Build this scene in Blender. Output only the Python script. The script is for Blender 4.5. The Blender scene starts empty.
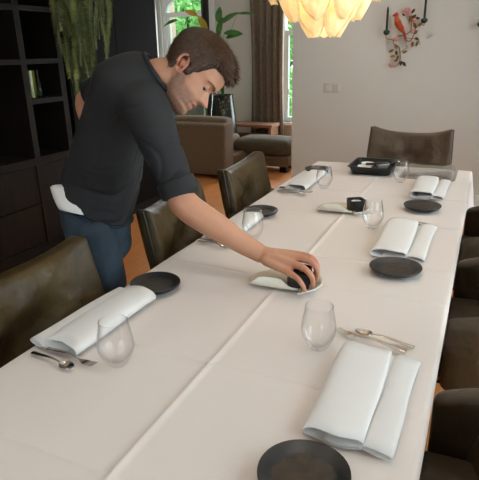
import bpy, bmesh, math, random
from mathutils import Vector, Matrix, noise
from math import sin, cos, pi, radians, sqrt

scene = bpy.context.scene
col = scene.collection
rnd = random.Random(7)

# ------------------------------------------------------------------ camera
def make_camera():
    cd = bpy.data.cameras.new('camera')
    cd.sensor_fit = 'HORIZONTAL'; cd.sensor_width = 36.0
    cd.lens = 527.0 * 36.0 / 479.0
    cd.clip_start = 0.05
    co = bpy.data.objects.new('camera', cd); col.objects.link(co)
    p, y, r = radians(19.7), radians(24.88), radians(-1.28)
    fwd = Vector((-sin(y) * cos(p), cos(y) * cos(p), -sin(p)))
    right = Vector((cos(y), sin(y), 0)); up = right.cross(fwd)
    r2 = right * cos(r) + up * sin(r); u2 = up * cos(r) - right * sin(r)
    m = Matrix((r2, u2, -fwd)).transposed().to_4x4()
    m.translation = Vector((0.972, -3.367, 1.4475))
    co.matrix_world = m
    scene.camera = co
make_camera()

# ------------------------------------------------------------------ world, daylight, exposure
world = bpy.data.worlds.new('world'); scene.world = world; world.use_nodes = True
wn = world.node_tree.nodes; wn.clear()
wo = wn.new('ShaderNodeOutputWorld'); wb = wn.new('ShaderNodeBackground')
wb.inputs['Color'].default_value = (0.87, 0.93, 1.0, 1); wb.inputs['Strength'].default_value = 5.5
world.node_tree.links.new(wb.outputs[0], wo.inputs[0])

def area_light(name, loc, rot, sx, sy, power, color):
    ld = bpy.data.lights.new(name, 'AREA'); ld.shape = 'RECTANGLE'; ld.size = sx; ld.size_y = sy
    ld.energy = power; ld.color = color
    o = bpy.data.objects.new(name, ld); col.objects.link(o); o.location = loc; o.rotation_euler = rot
    return o
DAY = (0.86, 0.93, 1.0)
# daylight entering through the windows of the dining room's right wall and of the living room
area_light('window_daylight', (2.30, -2.55, 1.45), (0, radians(90), 0), 1.9, 1.5, 4, DAY)
area_light('window_daylight', (2.30, -0.40, 1.45), (0, radians(90), 0), 1.9, 1.5, 3, DAY)
area_light('window_daylight', (-3.53, 4.40, 1.25), (radians(-90), 0, 0), 0.8, 1.7, 38, DAY)
area_light('window_daylight', (-1.30, 4.40, 1.35), (radians(-90), 0, 0), 1.1, 1.8, 50, DAY)

scene.view_settings.view_transform = 'Standard'
scene.view_settings.look = 'None'
scene.view_settings.gamma = 1.0
scene.view_settings.use_curve_mapping = False
scene.view_settings.exposure = 0.06

# ------------------------------------------------------------------ materials
def lin(c):
    return tuple((x / 255.0 / 12.92) if x / 255.0 <= 0.04045 else ((x / 255.0 + 0.055) / 1.055) ** 2.4 for x in c)
def sock(b, *names):
    for n in names:
        if n in b.inputs: return b.inputs[n]
def mat(name, rgb, rough=0.6, metal=0.0, rgb2=None, nscale=8.0, ndetail=4.0, bump=0.0, bscale=40.0, bdist=0.004,
        stretch=None, sheen=0.0, sub=0.0, spec=None, emit=None, estr=0.0, voro=False):
    m = bpy.data.materials.new(name); m.use_nodes = True
    nt = m.node_tree; b = nt.nodes['Principled BSDF']
    b.inputs['Base Color'].default_value = (*lin(rgb), 1)
    b.inputs['Roughness'].default_value = rough; b.inputs['Metallic'].default_value = metal
    if spec is not None: sock(b, 'Specular IOR Level').default_value = spec
    if sheen: sock(b, 'Sheen Weight').default_value = sheen
    if sub:
        sock(b, 'Subsurface Weight').default_value = sub
        sock(b, 'Subsurface Radius').default_value = (0.012, 0.004, 0.002)
        sock(b, 'Subsurface Scale').default_value = 1.0
    if emit:
        sock(b, 'Emission Color').default_value = (*lin(emit), 1); sock(b, 'Emission Strength').default_value = estr
    tc = nt.nodes.new('ShaderNodeTexCoord'); src = tc.outputs['Object']
    if stretch:
        mp = nt.nodes.new('ShaderNodeMapping'); mp.inputs['Scale'].default_value = stretch
        nt.links.new(src, mp.inputs['Vector']); src = mp.outputs[0]
    if rgb2:
        n = nt.nodes.new('ShaderNodeTexNoise'); n.inputs['Scale'].default_value = nscale; n.inputs['Detail'].default_value = ndetail
        nt.links.new(src, n.inputs['Vector'])
        rp = nt.nodes.new('ShaderNodeValToRGB')
        rp.color_ramp.elements[0].position = 0.32; rp.color_ramp.elements[1].position = 0.68
        rp.color_ramp.elements[0].color = (*lin(rgb), 1); rp.color_ramp.elements[1].color = (*lin(rgb2), 1)
        nt.links.new(n.outputs['Fac'], rp.inputs['Fac']); nt.links.new(rp.outputs[0], b.inputs['Base Color'])
    if bump:
        if voro:
            n = nt.nodes.new('ShaderNodeTexVoronoi'); out = n.outputs['Distance']
        else:
            n = nt.nodes.new('ShaderNodeTexNoise'); n.inputs['Detail'].default_value = 5; out = n.outputs['Fac']
        n.inputs['Scale'].default_value = bscale
        nt.links.new(src, n.inputs['Vector'])
        bp = nt.nodes.new('ShaderNodeBump'); bp.inputs['Strength'].default_value = bump; bp.inputs['Distance'].default_value = bdist
        nt.links.new(out, bp.inputs['Height']); nt.links.new(bp.outputs[0], b.inputs['Normal'])
    return m
def glass_mat(name, tint=(255, 255, 255), gloss_min=0.03, rough=0.02):
    # thin clear walls: light passes straight through, edges and grazing angles reflect
    m = bpy.data.materials.new(name); m.use_nodes = True; nt = m.node_tree; nt.nodes.clear()
    o = nt.nodes.new('ShaderNodeOutputMaterial'); t = nt.nodes.new('ShaderNodeBsdfTransparent'); g = nt.nodes.new('ShaderNodeBsdfGlossy')
    lw = nt.nodes.new('ShaderNodeLayerWeight'); mx = nt.nodes.new('ShaderNodeMixShader'); pw = nt.nodes.new('ShaderNodeMath'); fr = nt.nodes.new('ShaderNodeMath')
    pw.operation = 'POWER'; pw.inputs[1].default_value = 2.6; fr.operation = 'MULTIPLY_ADD'; fr.inputs[1].default_value = 0.8; fr.inputs[2].default_value = gloss_min
    lw.inputs['Blend'].default_value = 0.5
    nt.links.new(lw.outputs['Facing'], pw.inputs[0]); nt.links.new(pw.outputs[0], fr.inputs[0])
    t.inputs[0].default_value = (*lin(tint), 1); g.inputs['Roughness'].default_value = rough
    nt.links.new(fr.outputs[0], mx.inputs[0]); nt.links.new(t.outputs[0], mx.inputs[1]); nt.links.new(g.outputs[0], mx.inputs[2])
    nt.links.new(mx.outputs[0], o.inputs[0])
    return m
def leaf_mat(name, rgb, rgb2, trans=0.35, nscale=6.0, rough=0.5):
    m = mat(name, rgb, rough, rgb2=rgb2, nscale=nscale)
    nt = m.node_tree; b = nt.nodes['Principled BSDF']; o = nt.nodes['Material Output']
    tr = nt.nodes.new('ShaderNodeBsdfTranslucent'); mx = nt.nodes.new('ShaderNodeMixShader'); mx.inputs[0].default_value = trans
    tr.inputs[0].default_value = (*lin(rgb2), 1)
    src = b.inputs['Base Color'].links[0].from_socket if b.inputs['Base Color'].links else None
    if src: nt.links.new(src, tr.inputs[0])
    nt.links.new(b.outputs[0], mx.inputs[1]); nt.links.new(tr.outputs[0], mx.inputs[2]); nt.links.new(mx.outputs[0], o.inputs[0])
    return m

M = {}
M['wall'] = mat('wall_paint', (221, 218, 209), 0.85, bump=0.06, bscale=60, bdist=0.002)
M['wall_living'] = mat('living_paint', (196, 192, 184), 0.85)
M['ceiling'] = mat('ceiling_paint', (228, 224, 216), 0.9)
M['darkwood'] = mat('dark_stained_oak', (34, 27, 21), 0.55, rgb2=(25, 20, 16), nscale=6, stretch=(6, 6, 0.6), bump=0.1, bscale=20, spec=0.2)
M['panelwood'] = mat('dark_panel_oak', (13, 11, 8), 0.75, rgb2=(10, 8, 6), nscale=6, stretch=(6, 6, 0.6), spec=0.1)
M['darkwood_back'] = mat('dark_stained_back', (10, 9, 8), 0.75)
M['cloth'] = mat('white_linen', (221, 211, 204), 0.75, bump=0.05, bscale=420, bdist=0.0008, sheen=0.1)
M['napkin'] = mat('white_napkin_linen', (224, 222, 220), 0.75, bump=0.05, bscale=300, bdist=0.0008)
M['leather'] = mat('olive_leather', (84, 68, 38), 0.40, rgb2=(58, 45, 26), nscale=6, bump=0.8, bscale=8, bdist=0.03, spec=0.35)
M['leather_dark'] = mat('brown_leather', (80, 66, 46), 0.45, rgb2=(60, 49, 34), nscale=5, bump=0.7, bscale=8, bdist=0.03)
M['leather_far'] = mat('warm_brown_leather', (86, 66, 46), 0.45, rgb2=(74, 56, 38), nscale=5, bump=0.7, bscale=8, bdist=0.03)
M['seam'] = mat('leather_seam', (44, 37, 27), 0.6)
M['blackmetal'] = mat('black_metal', (22, 21, 20), 0.45, 0.6)
M['stoneware'] = mat('dark_stoneware', (40, 40, 42), 0.38, rgb2=(27, 27, 28), nscale=30, bump=0.25, bscale=60, bdist=0.003)
M['stoneware_in'] = mat('brown_stoneware_glaze', (66, 54, 42), 0.5, rgb2=(42, 36, 31), nscale=55, bump=0.7, bscale=60, bdist=0.003)
M['steel'] = mat('polished_steel', (205, 200, 192), 0.16, 1.0)
M['glass'] = glass_mat('clear_drinking_glass', (255, 255, 255))
M['pane'] = glass_mat('window_glass', (248, 253, 253))
M['plastic'] = glass_mat('clear_plastic', (254, 254, 253), rough=0.12)
M['porcelain'] = mat('matte_porcelain', (236, 234, 226), 0.5, rgb2=(226, 220, 206), nscale=5)
M['beigeglaze'] = mat('beige_inner_glaze', (206, 194, 168), 0.5, rgb2=(194, 180, 152), nscale=6)
M['white'] = mat('white_ceramic', (236, 234, 228), 0.35)
M['blackcup'] = mat('black_matte_ceramic', (24, 23, 23), 0.5, bump=0.2, bscale=50)
M['blackplastic'] = mat('black_plastic', (16, 16, 17), 0.35)
M['floor'] = mat('oak_floor', (222, 146, 82), 0.42, rgb2=(200, 126, 66), nscale=5, stretch=(14, 0.9, 1))
M['frame'] = mat('white_window_paint', (240, 246, 246), 0.5)
M['curtain'] = mat('taupe_curtain', (124, 110, 94), 0.85, rgb2=(106, 94, 80), nscale=20)
M['curtain_light'] = mat('grey_curtain', (150, 146, 138), 0.85)
M['curtain_dark'] = mat('charcoal_curtain', (50, 48, 45), 0.85)
M['sofa'] = mat('brown_tweed', (128, 104, 76), 0.95, rgb2=(66, 53, 40), nscale=110, bump=0.5, bscale=160, bdist=0.004)
M['sofa_green'] = mat('olive_tweed', (98, 86, 64), 0.95, rgb2=(58, 52, 40), nscale=110, bump=0.5, bscale=160, bdist=0.004)
M['ledgewood'] = mat('walnut_board', (140, 104, 78), 0.5, rgb2=(118, 86, 64), nscale=6, stretch=(1, 10, 10))
M['sage'] = mat('sage_green_velvet', (120, 136, 120), 0.8, sheen=0.3)
M['urn'] = mat('dark_green_glaze', (26, 40, 32), 0.25)
M['fern'] = leaf_mat('fern_green', (92, 108, 52), (160, 164, 92), 0.3, 9)
M['fern_dark'] = leaf_mat('fern_deep_green', (54, 66, 30), (92, 104, 50), 0.3, 9)  # darker leaf colour, for variety from frond to frond
M['fern_light'] = leaf_mat('fern_pale_green', (132, 140, 74), (176, 178, 108), 0.3, 9)
M['bigleaf'] = leaf_mat('glossy_leaf_green', (50, 98, 40), (86, 138, 52), 0.45, 7, 0.35)
M['yellowleaf'] = leaf_mat('yellowing_leaf', (150, 140, 50), (190, 160, 50), 0.45, 7, 0.35)
M['tree1'] = leaf_mat('tree_leaf_green', (130, 180, 84), (186, 224, 130), 0.5, 1.5)
M['tree2'] = leaf_mat('tree_leaf_deep', (96, 150, 84), (150, 200, 122), 0.5, 1.5)
M['bark'] = mat('bark', (92, 84, 70), 0.9, rgb2=(62, 56, 48), nscale=12)
M['grass'] = mat('lawn', (96, 140, 70), 0.95, rgb2=(76, 118, 58), nscale=4)
M['brass'] = mat('aged_brass', (150, 116, 66), 0.35, 0.9)
M['goldleaf'] = mat('gilded_leaf', (160, 124, 66), 0.4, 0.6, rgb2=(112, 82, 40), nscale=60)
M['darkleaf'] = mat('bronze_leaf', (84, 60, 34), 0.45, 0.5)
M['pink'] = mat('pink_porcelain', (222, 168, 164), 0.4, rgb2=(206, 140, 140), nscale=80)
M['orange'] = mat('orange_enamel', (206, 88, 36), 0.4, rgb2=(180, 66, 30), nscale=60)
M['red'] = mat('red_enamel', (190, 44, 46), 0.4)
M['wine'] = mat('wine_red_petal', (112, 34, 38), 0.6)
M['greencup'] = mat('green_enamel', (28, 62, 44), 0.35)
M['candle'] = mat('dark_wax', (30, 33, 38), 0.5)
M['switch'] = mat('switch_plastic', (214, 208, 198), 0.4)
M['shirt'] = mat('black_jersey', (33, 33, 36), 0.85, bump=0.15, bscale=260, bdist=0.001)
M['jeans'] = mat('blue_denim', (50, 67, 82), 0.85, rgb2=(33, 46, 58), nscale=10, ndetail=8, bump=0.25, bscale=300, bdist=0.001)
M['shoe'] = mat('shoe_leather', (40, 34, 30), 0.5)
M['sole'] = mat('rubber_sole', (200, 196, 188), 0.7)
M['hair'] = mat('brown_hair', (70, 48, 32), 0.5, rgb2=(48, 33, 24), nscale=60, bump=0.4, bscale=120, bdist=0.003)
M['hair2'] = mat('light_brown_hair', (98, 66, 42), 0.45)
M['brow'] = mat('dark_brow_hair', (104, 76, 58), 0.85)
M['eye'] = mat('eye', (58, 50, 46), 0.2)
M['gold'] = mat('gold_ring', (214, 170, 90), 0.2, 1.0)
M['lampbrass'] = mat('lamp_brass', (176, 136, 70), 0.25, 1.0)
M['bulb'] = mat('bulb', (255, 230, 180), 0.5, emit=(255, 214, 140), estr=8.0)
M['brick'] = mat('pale_brick', (196, 150, 136), 0.9, rgb2=(214, 190, 176), nscale=14, stretch=(1, 1, 6))
M['vgreen'] = glass_mat('olive_glass', (150, 160, 40), rough=0.05)
M['vteal'] = glass_mat('teal_glass', (70, 120, 110), rough=0.05)
M['vclear'] = glass_mat('smoky_glass', (190, 200, 190), rough=0.05)
M['greenvase'] = mat('olive_green_glass', (112, 120, 26), 0.1, spec=0.8)
M['tealvase'] = mat('deep_teal_glass', (28, 56, 52), 0.1, spec=0.8)

def lamp_glass():
    m = bpy.data.materials.new('amber_frosted_glass'); m.use_nodes = True; nt = m.node_tree; nt.nodes.clear()
    o = nt.nodes.new('ShaderNodeOutputMaterial')
    tr = nt.nodes.new('ShaderNodeBsdfTranslucent'); df = nt.nodes.new('ShaderNodeBsdfDiffuse'); gl = nt.nodes.new('ShaderNodeBsdfGlossy')
    gl.inputs['Roughness'].default_value = 0.25
    a = nt.nodes.new('ShaderNodeMixShader'); b = nt.nodes.new('ShaderNodeMixShader'); e = nt.nodes.new('ShaderNodeEmission'); s = nt.nodes.new('ShaderNodeAddShader')
    tc = nt.nodes.new('ShaderNodeTexCoord'); n = nt.nodes.new('ShaderNodeTexNoise'); n.inputs['Scale'].default_value = 55; n.inputs['Detail'].default_value = 6
    rp = nt.nodes.new('ShaderNodeValToRGB'); rp.color_ramp.elements[0].position = 0.35; rp.color_ramp.elements[1].position = 0.65
    rp.color_ramp.elements[0].color = (*lin((254, 236, 192)), 1); rp.color_ramp.elements[1].color = (*lin((255, 248, 226)), 1)
    bp = nt.nodes.new('ShaderNodeBump'); bp.inputs['Strength'].default_value = 0.5; bp.inputs['Distance'].default_value = 0.003
    nt.links.new(tc.outputs['Object'], n.inputs['Vector']); nt.links.new(n.outputs['Fac'], rp.inputs[0]); nt.links.new(n.outputs['Fac'], bp.inputs['Height'])
    for x in (tr, df, e): nt.links.new(rp.outputs[0], x.inputs[0])
    for x in (tr, df, gl): nt.links.new(bp.outputs[0], x.inputs['Normal'])
    a.inputs[0].default_value = 0.5; b.inputs[0].default_value = 0.06; e.inputs[1].default_value = 0.06
    nt.links.new(tr.outputs[0], a.inputs[1]); nt.links.new(df.outputs[0], a.inputs[2])
    nt.links.new(a.outputs[0], b.inputs[1]); nt.links.new(gl.outputs[0], b.inputs[2])
    nt.links.new(b.outputs[0], s.inputs[0]); nt.links.new(e.outputs[0], s.inputs[1]); nt.links.new(s.outputs[0], o.inputs[0])
    return m
M['lampglass'] = lamp_glass()

def skin_mat():
    m = bpy.data.materials.new('skin'); m.use_nodes = True; nt = m.node_tree; b = nt.nodes['Principled BSDF']
    at = nt.nodes.new('ShaderNodeAttribute'); at.attribute_name = 'tint'
    tc = nt.nodes.new('ShaderNodeTexCoord'); n = nt.nodes.new('ShaderNodeTexNoise'); n.inputs['Scale'].default_value = 30; n.inputs['Detail'].default_value = 6
    mx = nt.nodes.new('ShaderNodeMix'); mx.data_type = 'RGBA'; mx.blend_type = 'MULTIPLY'; mx.inputs['Factor'].default_value = 0.35
    rp = nt.nodes.new('ShaderNodeValToRGB'); rp.color_ramp.elements[0].color = (0.72, 0.62, 0.58, 1); rp.color_ramp.elements[1].color = (1.1, 1.06, 1.04, 1)
    nt.links.new(tc.outputs['Object'], n.inputs['Vector']); nt.links.new(n.outputs['Fac'], rp.inputs[0])
    nt.links.new(at.outputs['Color'], mx.inputs['A']); nt.links.new(rp.outputs[0], mx.inputs['B']); nt.links.new(mx.outputs['Result'], b.inputs['Base Color'])
    b.inputs['Roughness'].default_value = 0.48
    sock(b, 'Subsurface Weight').default_value = 0.12; sock(b, 'Subsurface Radius').default_value = (0.010, 0.004, 0.002); sock(b, 'Subsurface Scale').default_value = 1.0
    n2 = nt.nodes.new('ShaderNodeTexNoise'); n2.inputs['Scale'].default_value = 220
    bp = nt.nodes.new('ShaderNodeBump'); bp.inputs['Strength'].default_value = 0.12; bp.inputs['Distance'].default_value = 0.002
    nt.links.new(tc.outputs['Object'], n2.inputs['Vector']); nt.links.new(n2.outputs['Fac'], bp.inputs['Height']); nt.links.new(bp.outputs[0], b.inputs['Normal'])
    return m
M['skin'] = skin_mat()

# ------------------------------------------------------------------ mesh helpers
def V(*a): return Vector(a)
def sstep(a, b, x):
    t = max(0.0, min(1.0, (x - a) / (b - a))); return t * t * (3 - 2 * t)
def lerp(a, b, t): return a + (b - a) * t
def interp(tab, x):
    if x <= tab[0][0]: return tab[0][1]
    for (a, fa), (b, fb) in zip(tab, tab[1:]):
        if x <= b:
            t = (x - a) / (b - a); t = t * t * (3 - 2 * t) * 0.5 + t * 0.5
            return fa + (fb - fa) * t
    return tab[-1][1]
def spline(pts, n):
    P = [Vector(p) for p in pts]; out = []; k = len(P)
    for i in range(k - 1):
        p0, p1, p2, p3 = P[max(i - 1, 0)], P[i], P[i + 1], P[min(i + 2, k - 1)]
        for j in range(n):
            t = j / n
            out.append(0.5 * ((2 * p1) + (p2 - p0) * t + (2 * p0 - 5 * p1 + 4 * p2 - p3) * t * t + (3 * p1 - p0 - 3 * p2 + p3) * t ** 3))
    out.append(P[-1]); return out

class MB:
    def __init__(s): s.v = []; s.f = []
    def add(s, vs, fs):
        o = len(s.v); s.v += [Vector(p) for p in vs]; s.f += [tuple(i + o for i in q) for q in fs]; return s
    def box(s, c, size, rz=0.0):
        hx, hy, hz = size[0] / 2, size[1] / 2, size[2] / 2; R = Matrix.Rotation(rz, 3, 'Z'); c = Vector(c)
        vs = [c + R @ Vector((x * hx, y * hy, z * hz)) for x in (-1, 1) for y in (-1, 1) for z in (-1, 1)]
        return s.add(vs, [(0, 1, 3, 2), (4, 6, 7, 5), (0, 4, 5, 1), (2, 3, 7, 6), (0, 2, 6, 4), (1, 5, 7, 3)])
    def span(s, a, b):
        return s.box([(x + y) / 2 for x, y in zip(a, b)], [abs(y - x) for x, y in zip(a, b)])
    def rbox(s, size, r, n=8, fn=None):
        h = Vector(size) / 2; r = min(r, min(h) * 0.999)
        idx = {}; vs = []; fs = []
        def coords(H):  # dense near the edges
            m = 3; e = [-(H - r) - r * cos(pi / 2 * i / m) if i else -H for i in range(m)]
            e = [-H + r * (1 - cos(pi / 2 * i / m)) for i in range(m)]
            inner = [lerp(-(H - r), H - r, i / n) for i in range(n + 1)]
            return e + inner + [-x for x in reversed(e)]
        C = [coords(x) for x in h]
        def vid(p):
            k = tuple(round(x, 6) for x in p)
            if k not in idx:
                q = Vector(p); inn = Vector([max(-(h[i] - r), min(h[i] - r, q[i])) for i in range(3)]); d = q - inn
                if d.length > 1e-9: q = inn + d.normalized() * r
                if fn: q = Vector(fn(q))
                idx[k] = len(vs); vs.append(q)
            return idx[k]
        for ax in range(3):
            a, b = (ax + 1) % 3, (ax + 2) % 3
            for sgn in (-1, 1):
                for i in range(len(C[a]) - 1):
                    for j in range(len(C[b]) - 1):
                        q = []
                        for (ii, jj) in ((i, j), (i + 1, j), (i + 1, j + 1), (i, j + 1)):
                            p = [0, 0, 0]; p[ax] = sgn * h[ax]; p[a] = C[a][ii]; p[b] = C[b][jj]; q.append(vid(p))
                        if len(set(q)) == 4: fs.append(tuple(q) if sgn > 0 else tuple(reversed(q)))
        return s.add(vs, fs)
    def loft(s, rings, caps=True, closed=True):
        n = len(rings[0]); vs = [p for r in rings for p in r]; fs = []
        for i in range(len(rings) - 1):
            for j in range(n if closed else n - 1):
                k = (j + 1) % n
                fs.append((i * n + j, i * n + k, (i + 1) * n + k, (i + 1) * n + j))
        if caps and closed:
            fs.append(tuple(reversed(range(n)))); fs.append(tuple((len(rings) - 1) * n + j for j in range(n)))
        return s.add(vs, fs)
    def tube(s, path, rad, seg=10, flat=None, up=None):
        P = [Vector(p) for p in path]; n = len(P)
        R = rad if isinstance(rad, (list, tuple)) else [rad] * n
        rings = []; prev = None
        for i, p in enumerate(P):
            t = (P[min(i + 1, n - 1)] - P[max(i - 1, 0)])
            t = t.normalized() if t.length > 1e-9 else Vector((0, 0, 1))
            if prev is None:
                a = Vector(up) if up else (Vector((0, 0, 1)) if abs(t.z) < 0.9 else Vector((1, 0, 0)))
                a = (a - t * a.dot(t)).normalized()
            else:
                a = (prev - t * prev.dot(t)); a = a.normalized() if a.length > 1e-6 else prev
            prev = a; b = t.cross(a)
            fl = flat[i] if flat else 1.0
            rings.append([p + (a * (cos(2 * pi * k / seg) * fl) + b * sin(2 * pi * k / seg)) * R[i] for k in range(seg)])
        return s.loft(rings)
    def capsule(s, path, rad, seg=12):
        # tube with rounded ends
        P = [Vector(p) for p in path]; R = list(rad)
        d0 = (P[0] - P[1]).normalized(); d1 = (P[-1] - P[-2]).normalized()
        pre = [(P[0] + d0 * R[0] * sin(a), R[0] * cos(a)) for a in (1.35, 0.9, 0.45)]
        post = [(P[-1] + d1 * R[-1] * sin(a), R[-1] * cos(a)) for a in (0.45, 0.9, 1.35)]
        return s.tube([q for q, _ in pre] + P + [q for q, _ in post], [r for _, r in pre] + R + [r for _, r in post], seg)
    def lathe(s, prof, seg=32, c=(0, 0, 0), fn=None):
        c = Vector(c); rings = []
        for r, z in prof:
            ring = []
            for k in range(seg):
                a = 2 * pi * k / seg; rr = r * (fn(a, z) if fn else 1)
                ring.append(c + Vector((rr * cos(a), rr * sin(a), z)))
            rings.append(ring)
        return s.loft(rings)
    def ball(s, c, r, seg=12, rings=8, sc=(1, 1, 1)):
        c = Vector(c); rs = []
        for i in range(rings + 1):
            t = -pi / 2 + pi * (i + 0.02) / (rings + 0.04)
            rs.append([c + Vector((r * sc[0] * cos(t) * cos(2 * pi * k / seg), r * sc[1] * cos(t) * sin(2 * pi * k / seg), r * sc[2] * sin(t))) for k in range(seg)])
        return s.loft(rs)
    def sheet(s, fn, nu, nv, th):
        # thick sheet: fn(u,v) -> point; thickness along local normal
        P = [[Vector(fn(i / nu, j / nv)) for j in range(nv + 1)] for i in range(nu + 1)]
        N = [[None] * (nv + 1) for _ in range(nu + 1)]
        for i in range(nu + 1):
            for j in range(nv + 1):
                du = P[min(i + 1, nu)][j] - P[max(i - 1, 0)][j]; dv = P[i][min(j + 1, nv)] - P[i][max(j - 1, 0)]
                n = du.cross(dv); N[i][j] = n.normalized() if n.length > 1e-12 else Vector((0, 0, 1))
        A = [P[i][j] for i in range(nu + 1) for j in range(nv + 1)]
        B = [P[i][j] - N[i][j] * th for i in range(nu + 1) for j in range(nv + 1)]
        k = len(A); w = nv + 1; fs = []
        for i in range(nu):
            for j in range(nv):
                q = (i * w + j, (i + 1) * w + j, (i + 1) * w + j + 1, i * w + j + 1)
                fs.append(q); fs.append(tuple(x + k for x in reversed(q)))
        edge = [(i, 0) for i in range(nu)] + [(nu, j) for j in range(nv)] + [(i, nv) for i in range(nu, 0, -1)] + [(0, j) for j in range(nv, 0, -1)]
        for a, b in zip(edge, edge[1:] + edge[:1]):
            x, y = a[0] * w + a[1], b[0] * w + b[1]; fs.append((y, x, x + k, y + k))
        return s.add(A + B, fs)
    def xf(s, m):
        s.v = [m @ p for p in s.v]; return s
    def mesh(s, name, m, smooth=True, angle=40):
        me = bpy.data.meshes.new(name); me.from_pydata([tuple(p) for p in s.v], [], s.f)
        bm = bmesh.new(); bm.from_mesh(me); bmesh.ops.recalc_face_normals(bm, faces=bm.faces); bm.to_mesh(me); bm.free()
        for x in (m if isinstance(m, (list, tuple)) else [m]): me.materials.append(M[x])
        if smooth:
            me.polygons.foreach_set('use_smooth', [True] * len(me.polygons))
            if angle: me.set_sharp_from_angle(angle=radians(angle))
        me.update(); return me
    def build(s, name, m, parent=None, smooth=True, angle=40, loc=None, label=None):
        o = bpy.data.objects.new(name, s.mesh(name, m, smooth, angle)); col.objects.link(o)
        if parent: o.parent = parent
        if loc is not None: o.location = loc
        if label: o['label'] = label
        return o

def tag(o, label, cat, group=None, kind=None):
    o['label'] = label; o['category'] = cat
    if group: o['group'] = group
    if kind: o['kind'] = kind
    return o
def struct(o, label=None, cat=None):
    o['kind'] = 'structure'
    if label: o['label'] = label
    if cat: o['category'] = cat
    return o
def empty(name, loc=(0, 0, 0), rz=0.0):
    o = bpy.data.objects.new(name, None); o.empty_display_size = 0.05; col.objects.link(o)
    o.location = loc; o.rotation_euler = (0, 0, rz); return o
def children(o): return [c for c in bpy.data.objects if c.parent == o]
def copy_tree(o, parent=None):
    kids = children(o); c = o.copy(); col.objects.link(c)
    if parent: c.parent = parent
    for k in kids: copy_tree(k, c)
    return c

# ------------------------------------------------------------------ the room
TZ = 0.75          # table height
WY = 1.86          # far dining wall
BX = -1.95         # front plane of the bookcase
H = 2.75
struct(MB().span((-5.2, -4.8, -0.1), (2.55, 4.5, 0)).build('floor', 'floor', smooth=False), 'warm oak floor running under table and sofa', 'floor')
struct(MB().span((-5.35, -4.95, H), (2.55, 4.75, H + 0.12)).build('ceiling', 'ceiling', smooth=False), 'plain white ceiling over both rooms', 'ceiling')
struct(MB().span((-0.83, WY, 0), (2.4, WY + 0.16, H)).span((BX, WY, 2.35), (-0.83, WY + 0.16, H)).build('wall_back', 'wall', smooth=False),
       'off-white plaster wall behind the far chair', 'wall')
struct(MB().span((-0.845, WY - 0.015, 0), (2.4, WY, 0.14)).span((-0.845, WY, 0), (-0.83, WY + 0.16, 0.14)).build('baseboard_back', 'frame', smooth=False),
       'white skirting along the foot of the plaster wall', 'baseboard')

def wall_x(x0, x1, ya, yb, ops):
    m = MB(); y = ya
    for (a, b, z0, z1) in ops:
        m.span((x0, y, 0), (x1, a, H)); m.span((x0, a, 0), (x1, b, z0)); m.span((x0, a, z1), (x1, b, H)); y = b
    m.span((x0, y, 0), (x1, yb, H)); return m
def wall_y(y0, y1, xa, xb, ops):
    m = MB(); x = xa
    for (a, b, z0, z1) in ops:
        m.span((x, y0, 0), (a, y1, H)); m.span((a, y0, 0), (b, y1, z0)); m.span((a, y0, z1), (b, y1, H)); x = b
    m.span((x, y0, 0), (xb, y1, H)); return m
struct(wall_x(2.4, 2.55, -4.8, 4.75, [(-3.3, -1.8, 0.45, 2.4), (-1.15, 0.35, 0.45, 2.4)]).build('wall_right', 'wall', smooth=False),
       'plaster wall with tall windows on the right', 'wall')
struct(wall_y(-4.95, -4.8, -2.35, 2.55, [(-0.35, 0.75, 0.9, 2.2)]).build('wall_front', 'wall', smooth=False), 'plaster wall behind the viewer', 'wall')  # opening added so sky light comes in from behind the viewer
struct(wall_y(4.5, 4.75, -5.2, 2.4, [(-3.97, -3.10, 0.40, 2.35), (-1.93, -0.72, 0.40, 2.35)]).build('wall_living_back', 'wall_living', smooth=False),
       'pale grey living room wall between the windows', 'wall')
struct(MB().span((-5.35, 1.17, 0), (-5.2, 4.75, H)).build('wall_living_left', 'wall_living', smooth=False), 'side wall of the living room', 'wall')
struct(MB().span((-5.2, 1.05, 0), (-2.35, 1.17, H)).build('wall_living_front', 'wall_living', smooth=False), 'partition behind the dark panelling', 'wall')
# dark panelling: back wall and tall flush panels beyond the bookcase
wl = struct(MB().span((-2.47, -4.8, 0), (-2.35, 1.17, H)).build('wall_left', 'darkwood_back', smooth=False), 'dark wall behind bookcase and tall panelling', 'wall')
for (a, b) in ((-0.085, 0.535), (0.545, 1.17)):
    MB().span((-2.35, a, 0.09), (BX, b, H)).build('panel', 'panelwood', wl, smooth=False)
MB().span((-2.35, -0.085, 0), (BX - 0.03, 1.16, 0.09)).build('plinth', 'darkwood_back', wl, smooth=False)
struct(MB().span((2.4 - 0.015, -4.8, 0), (2.4, WY - 0.015, 0.14)).build('baseboard_right', 'frame', smooth=False), 'white skirting under the right windows', 'baseboard')
struct(MB().span((-5.2, 4.485, 0), (2.4, 4.5, 0.16)).build('baseboard_living', 'wall_living', smooth=False), 'grey skirting in the living room', 'baseboard')

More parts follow.
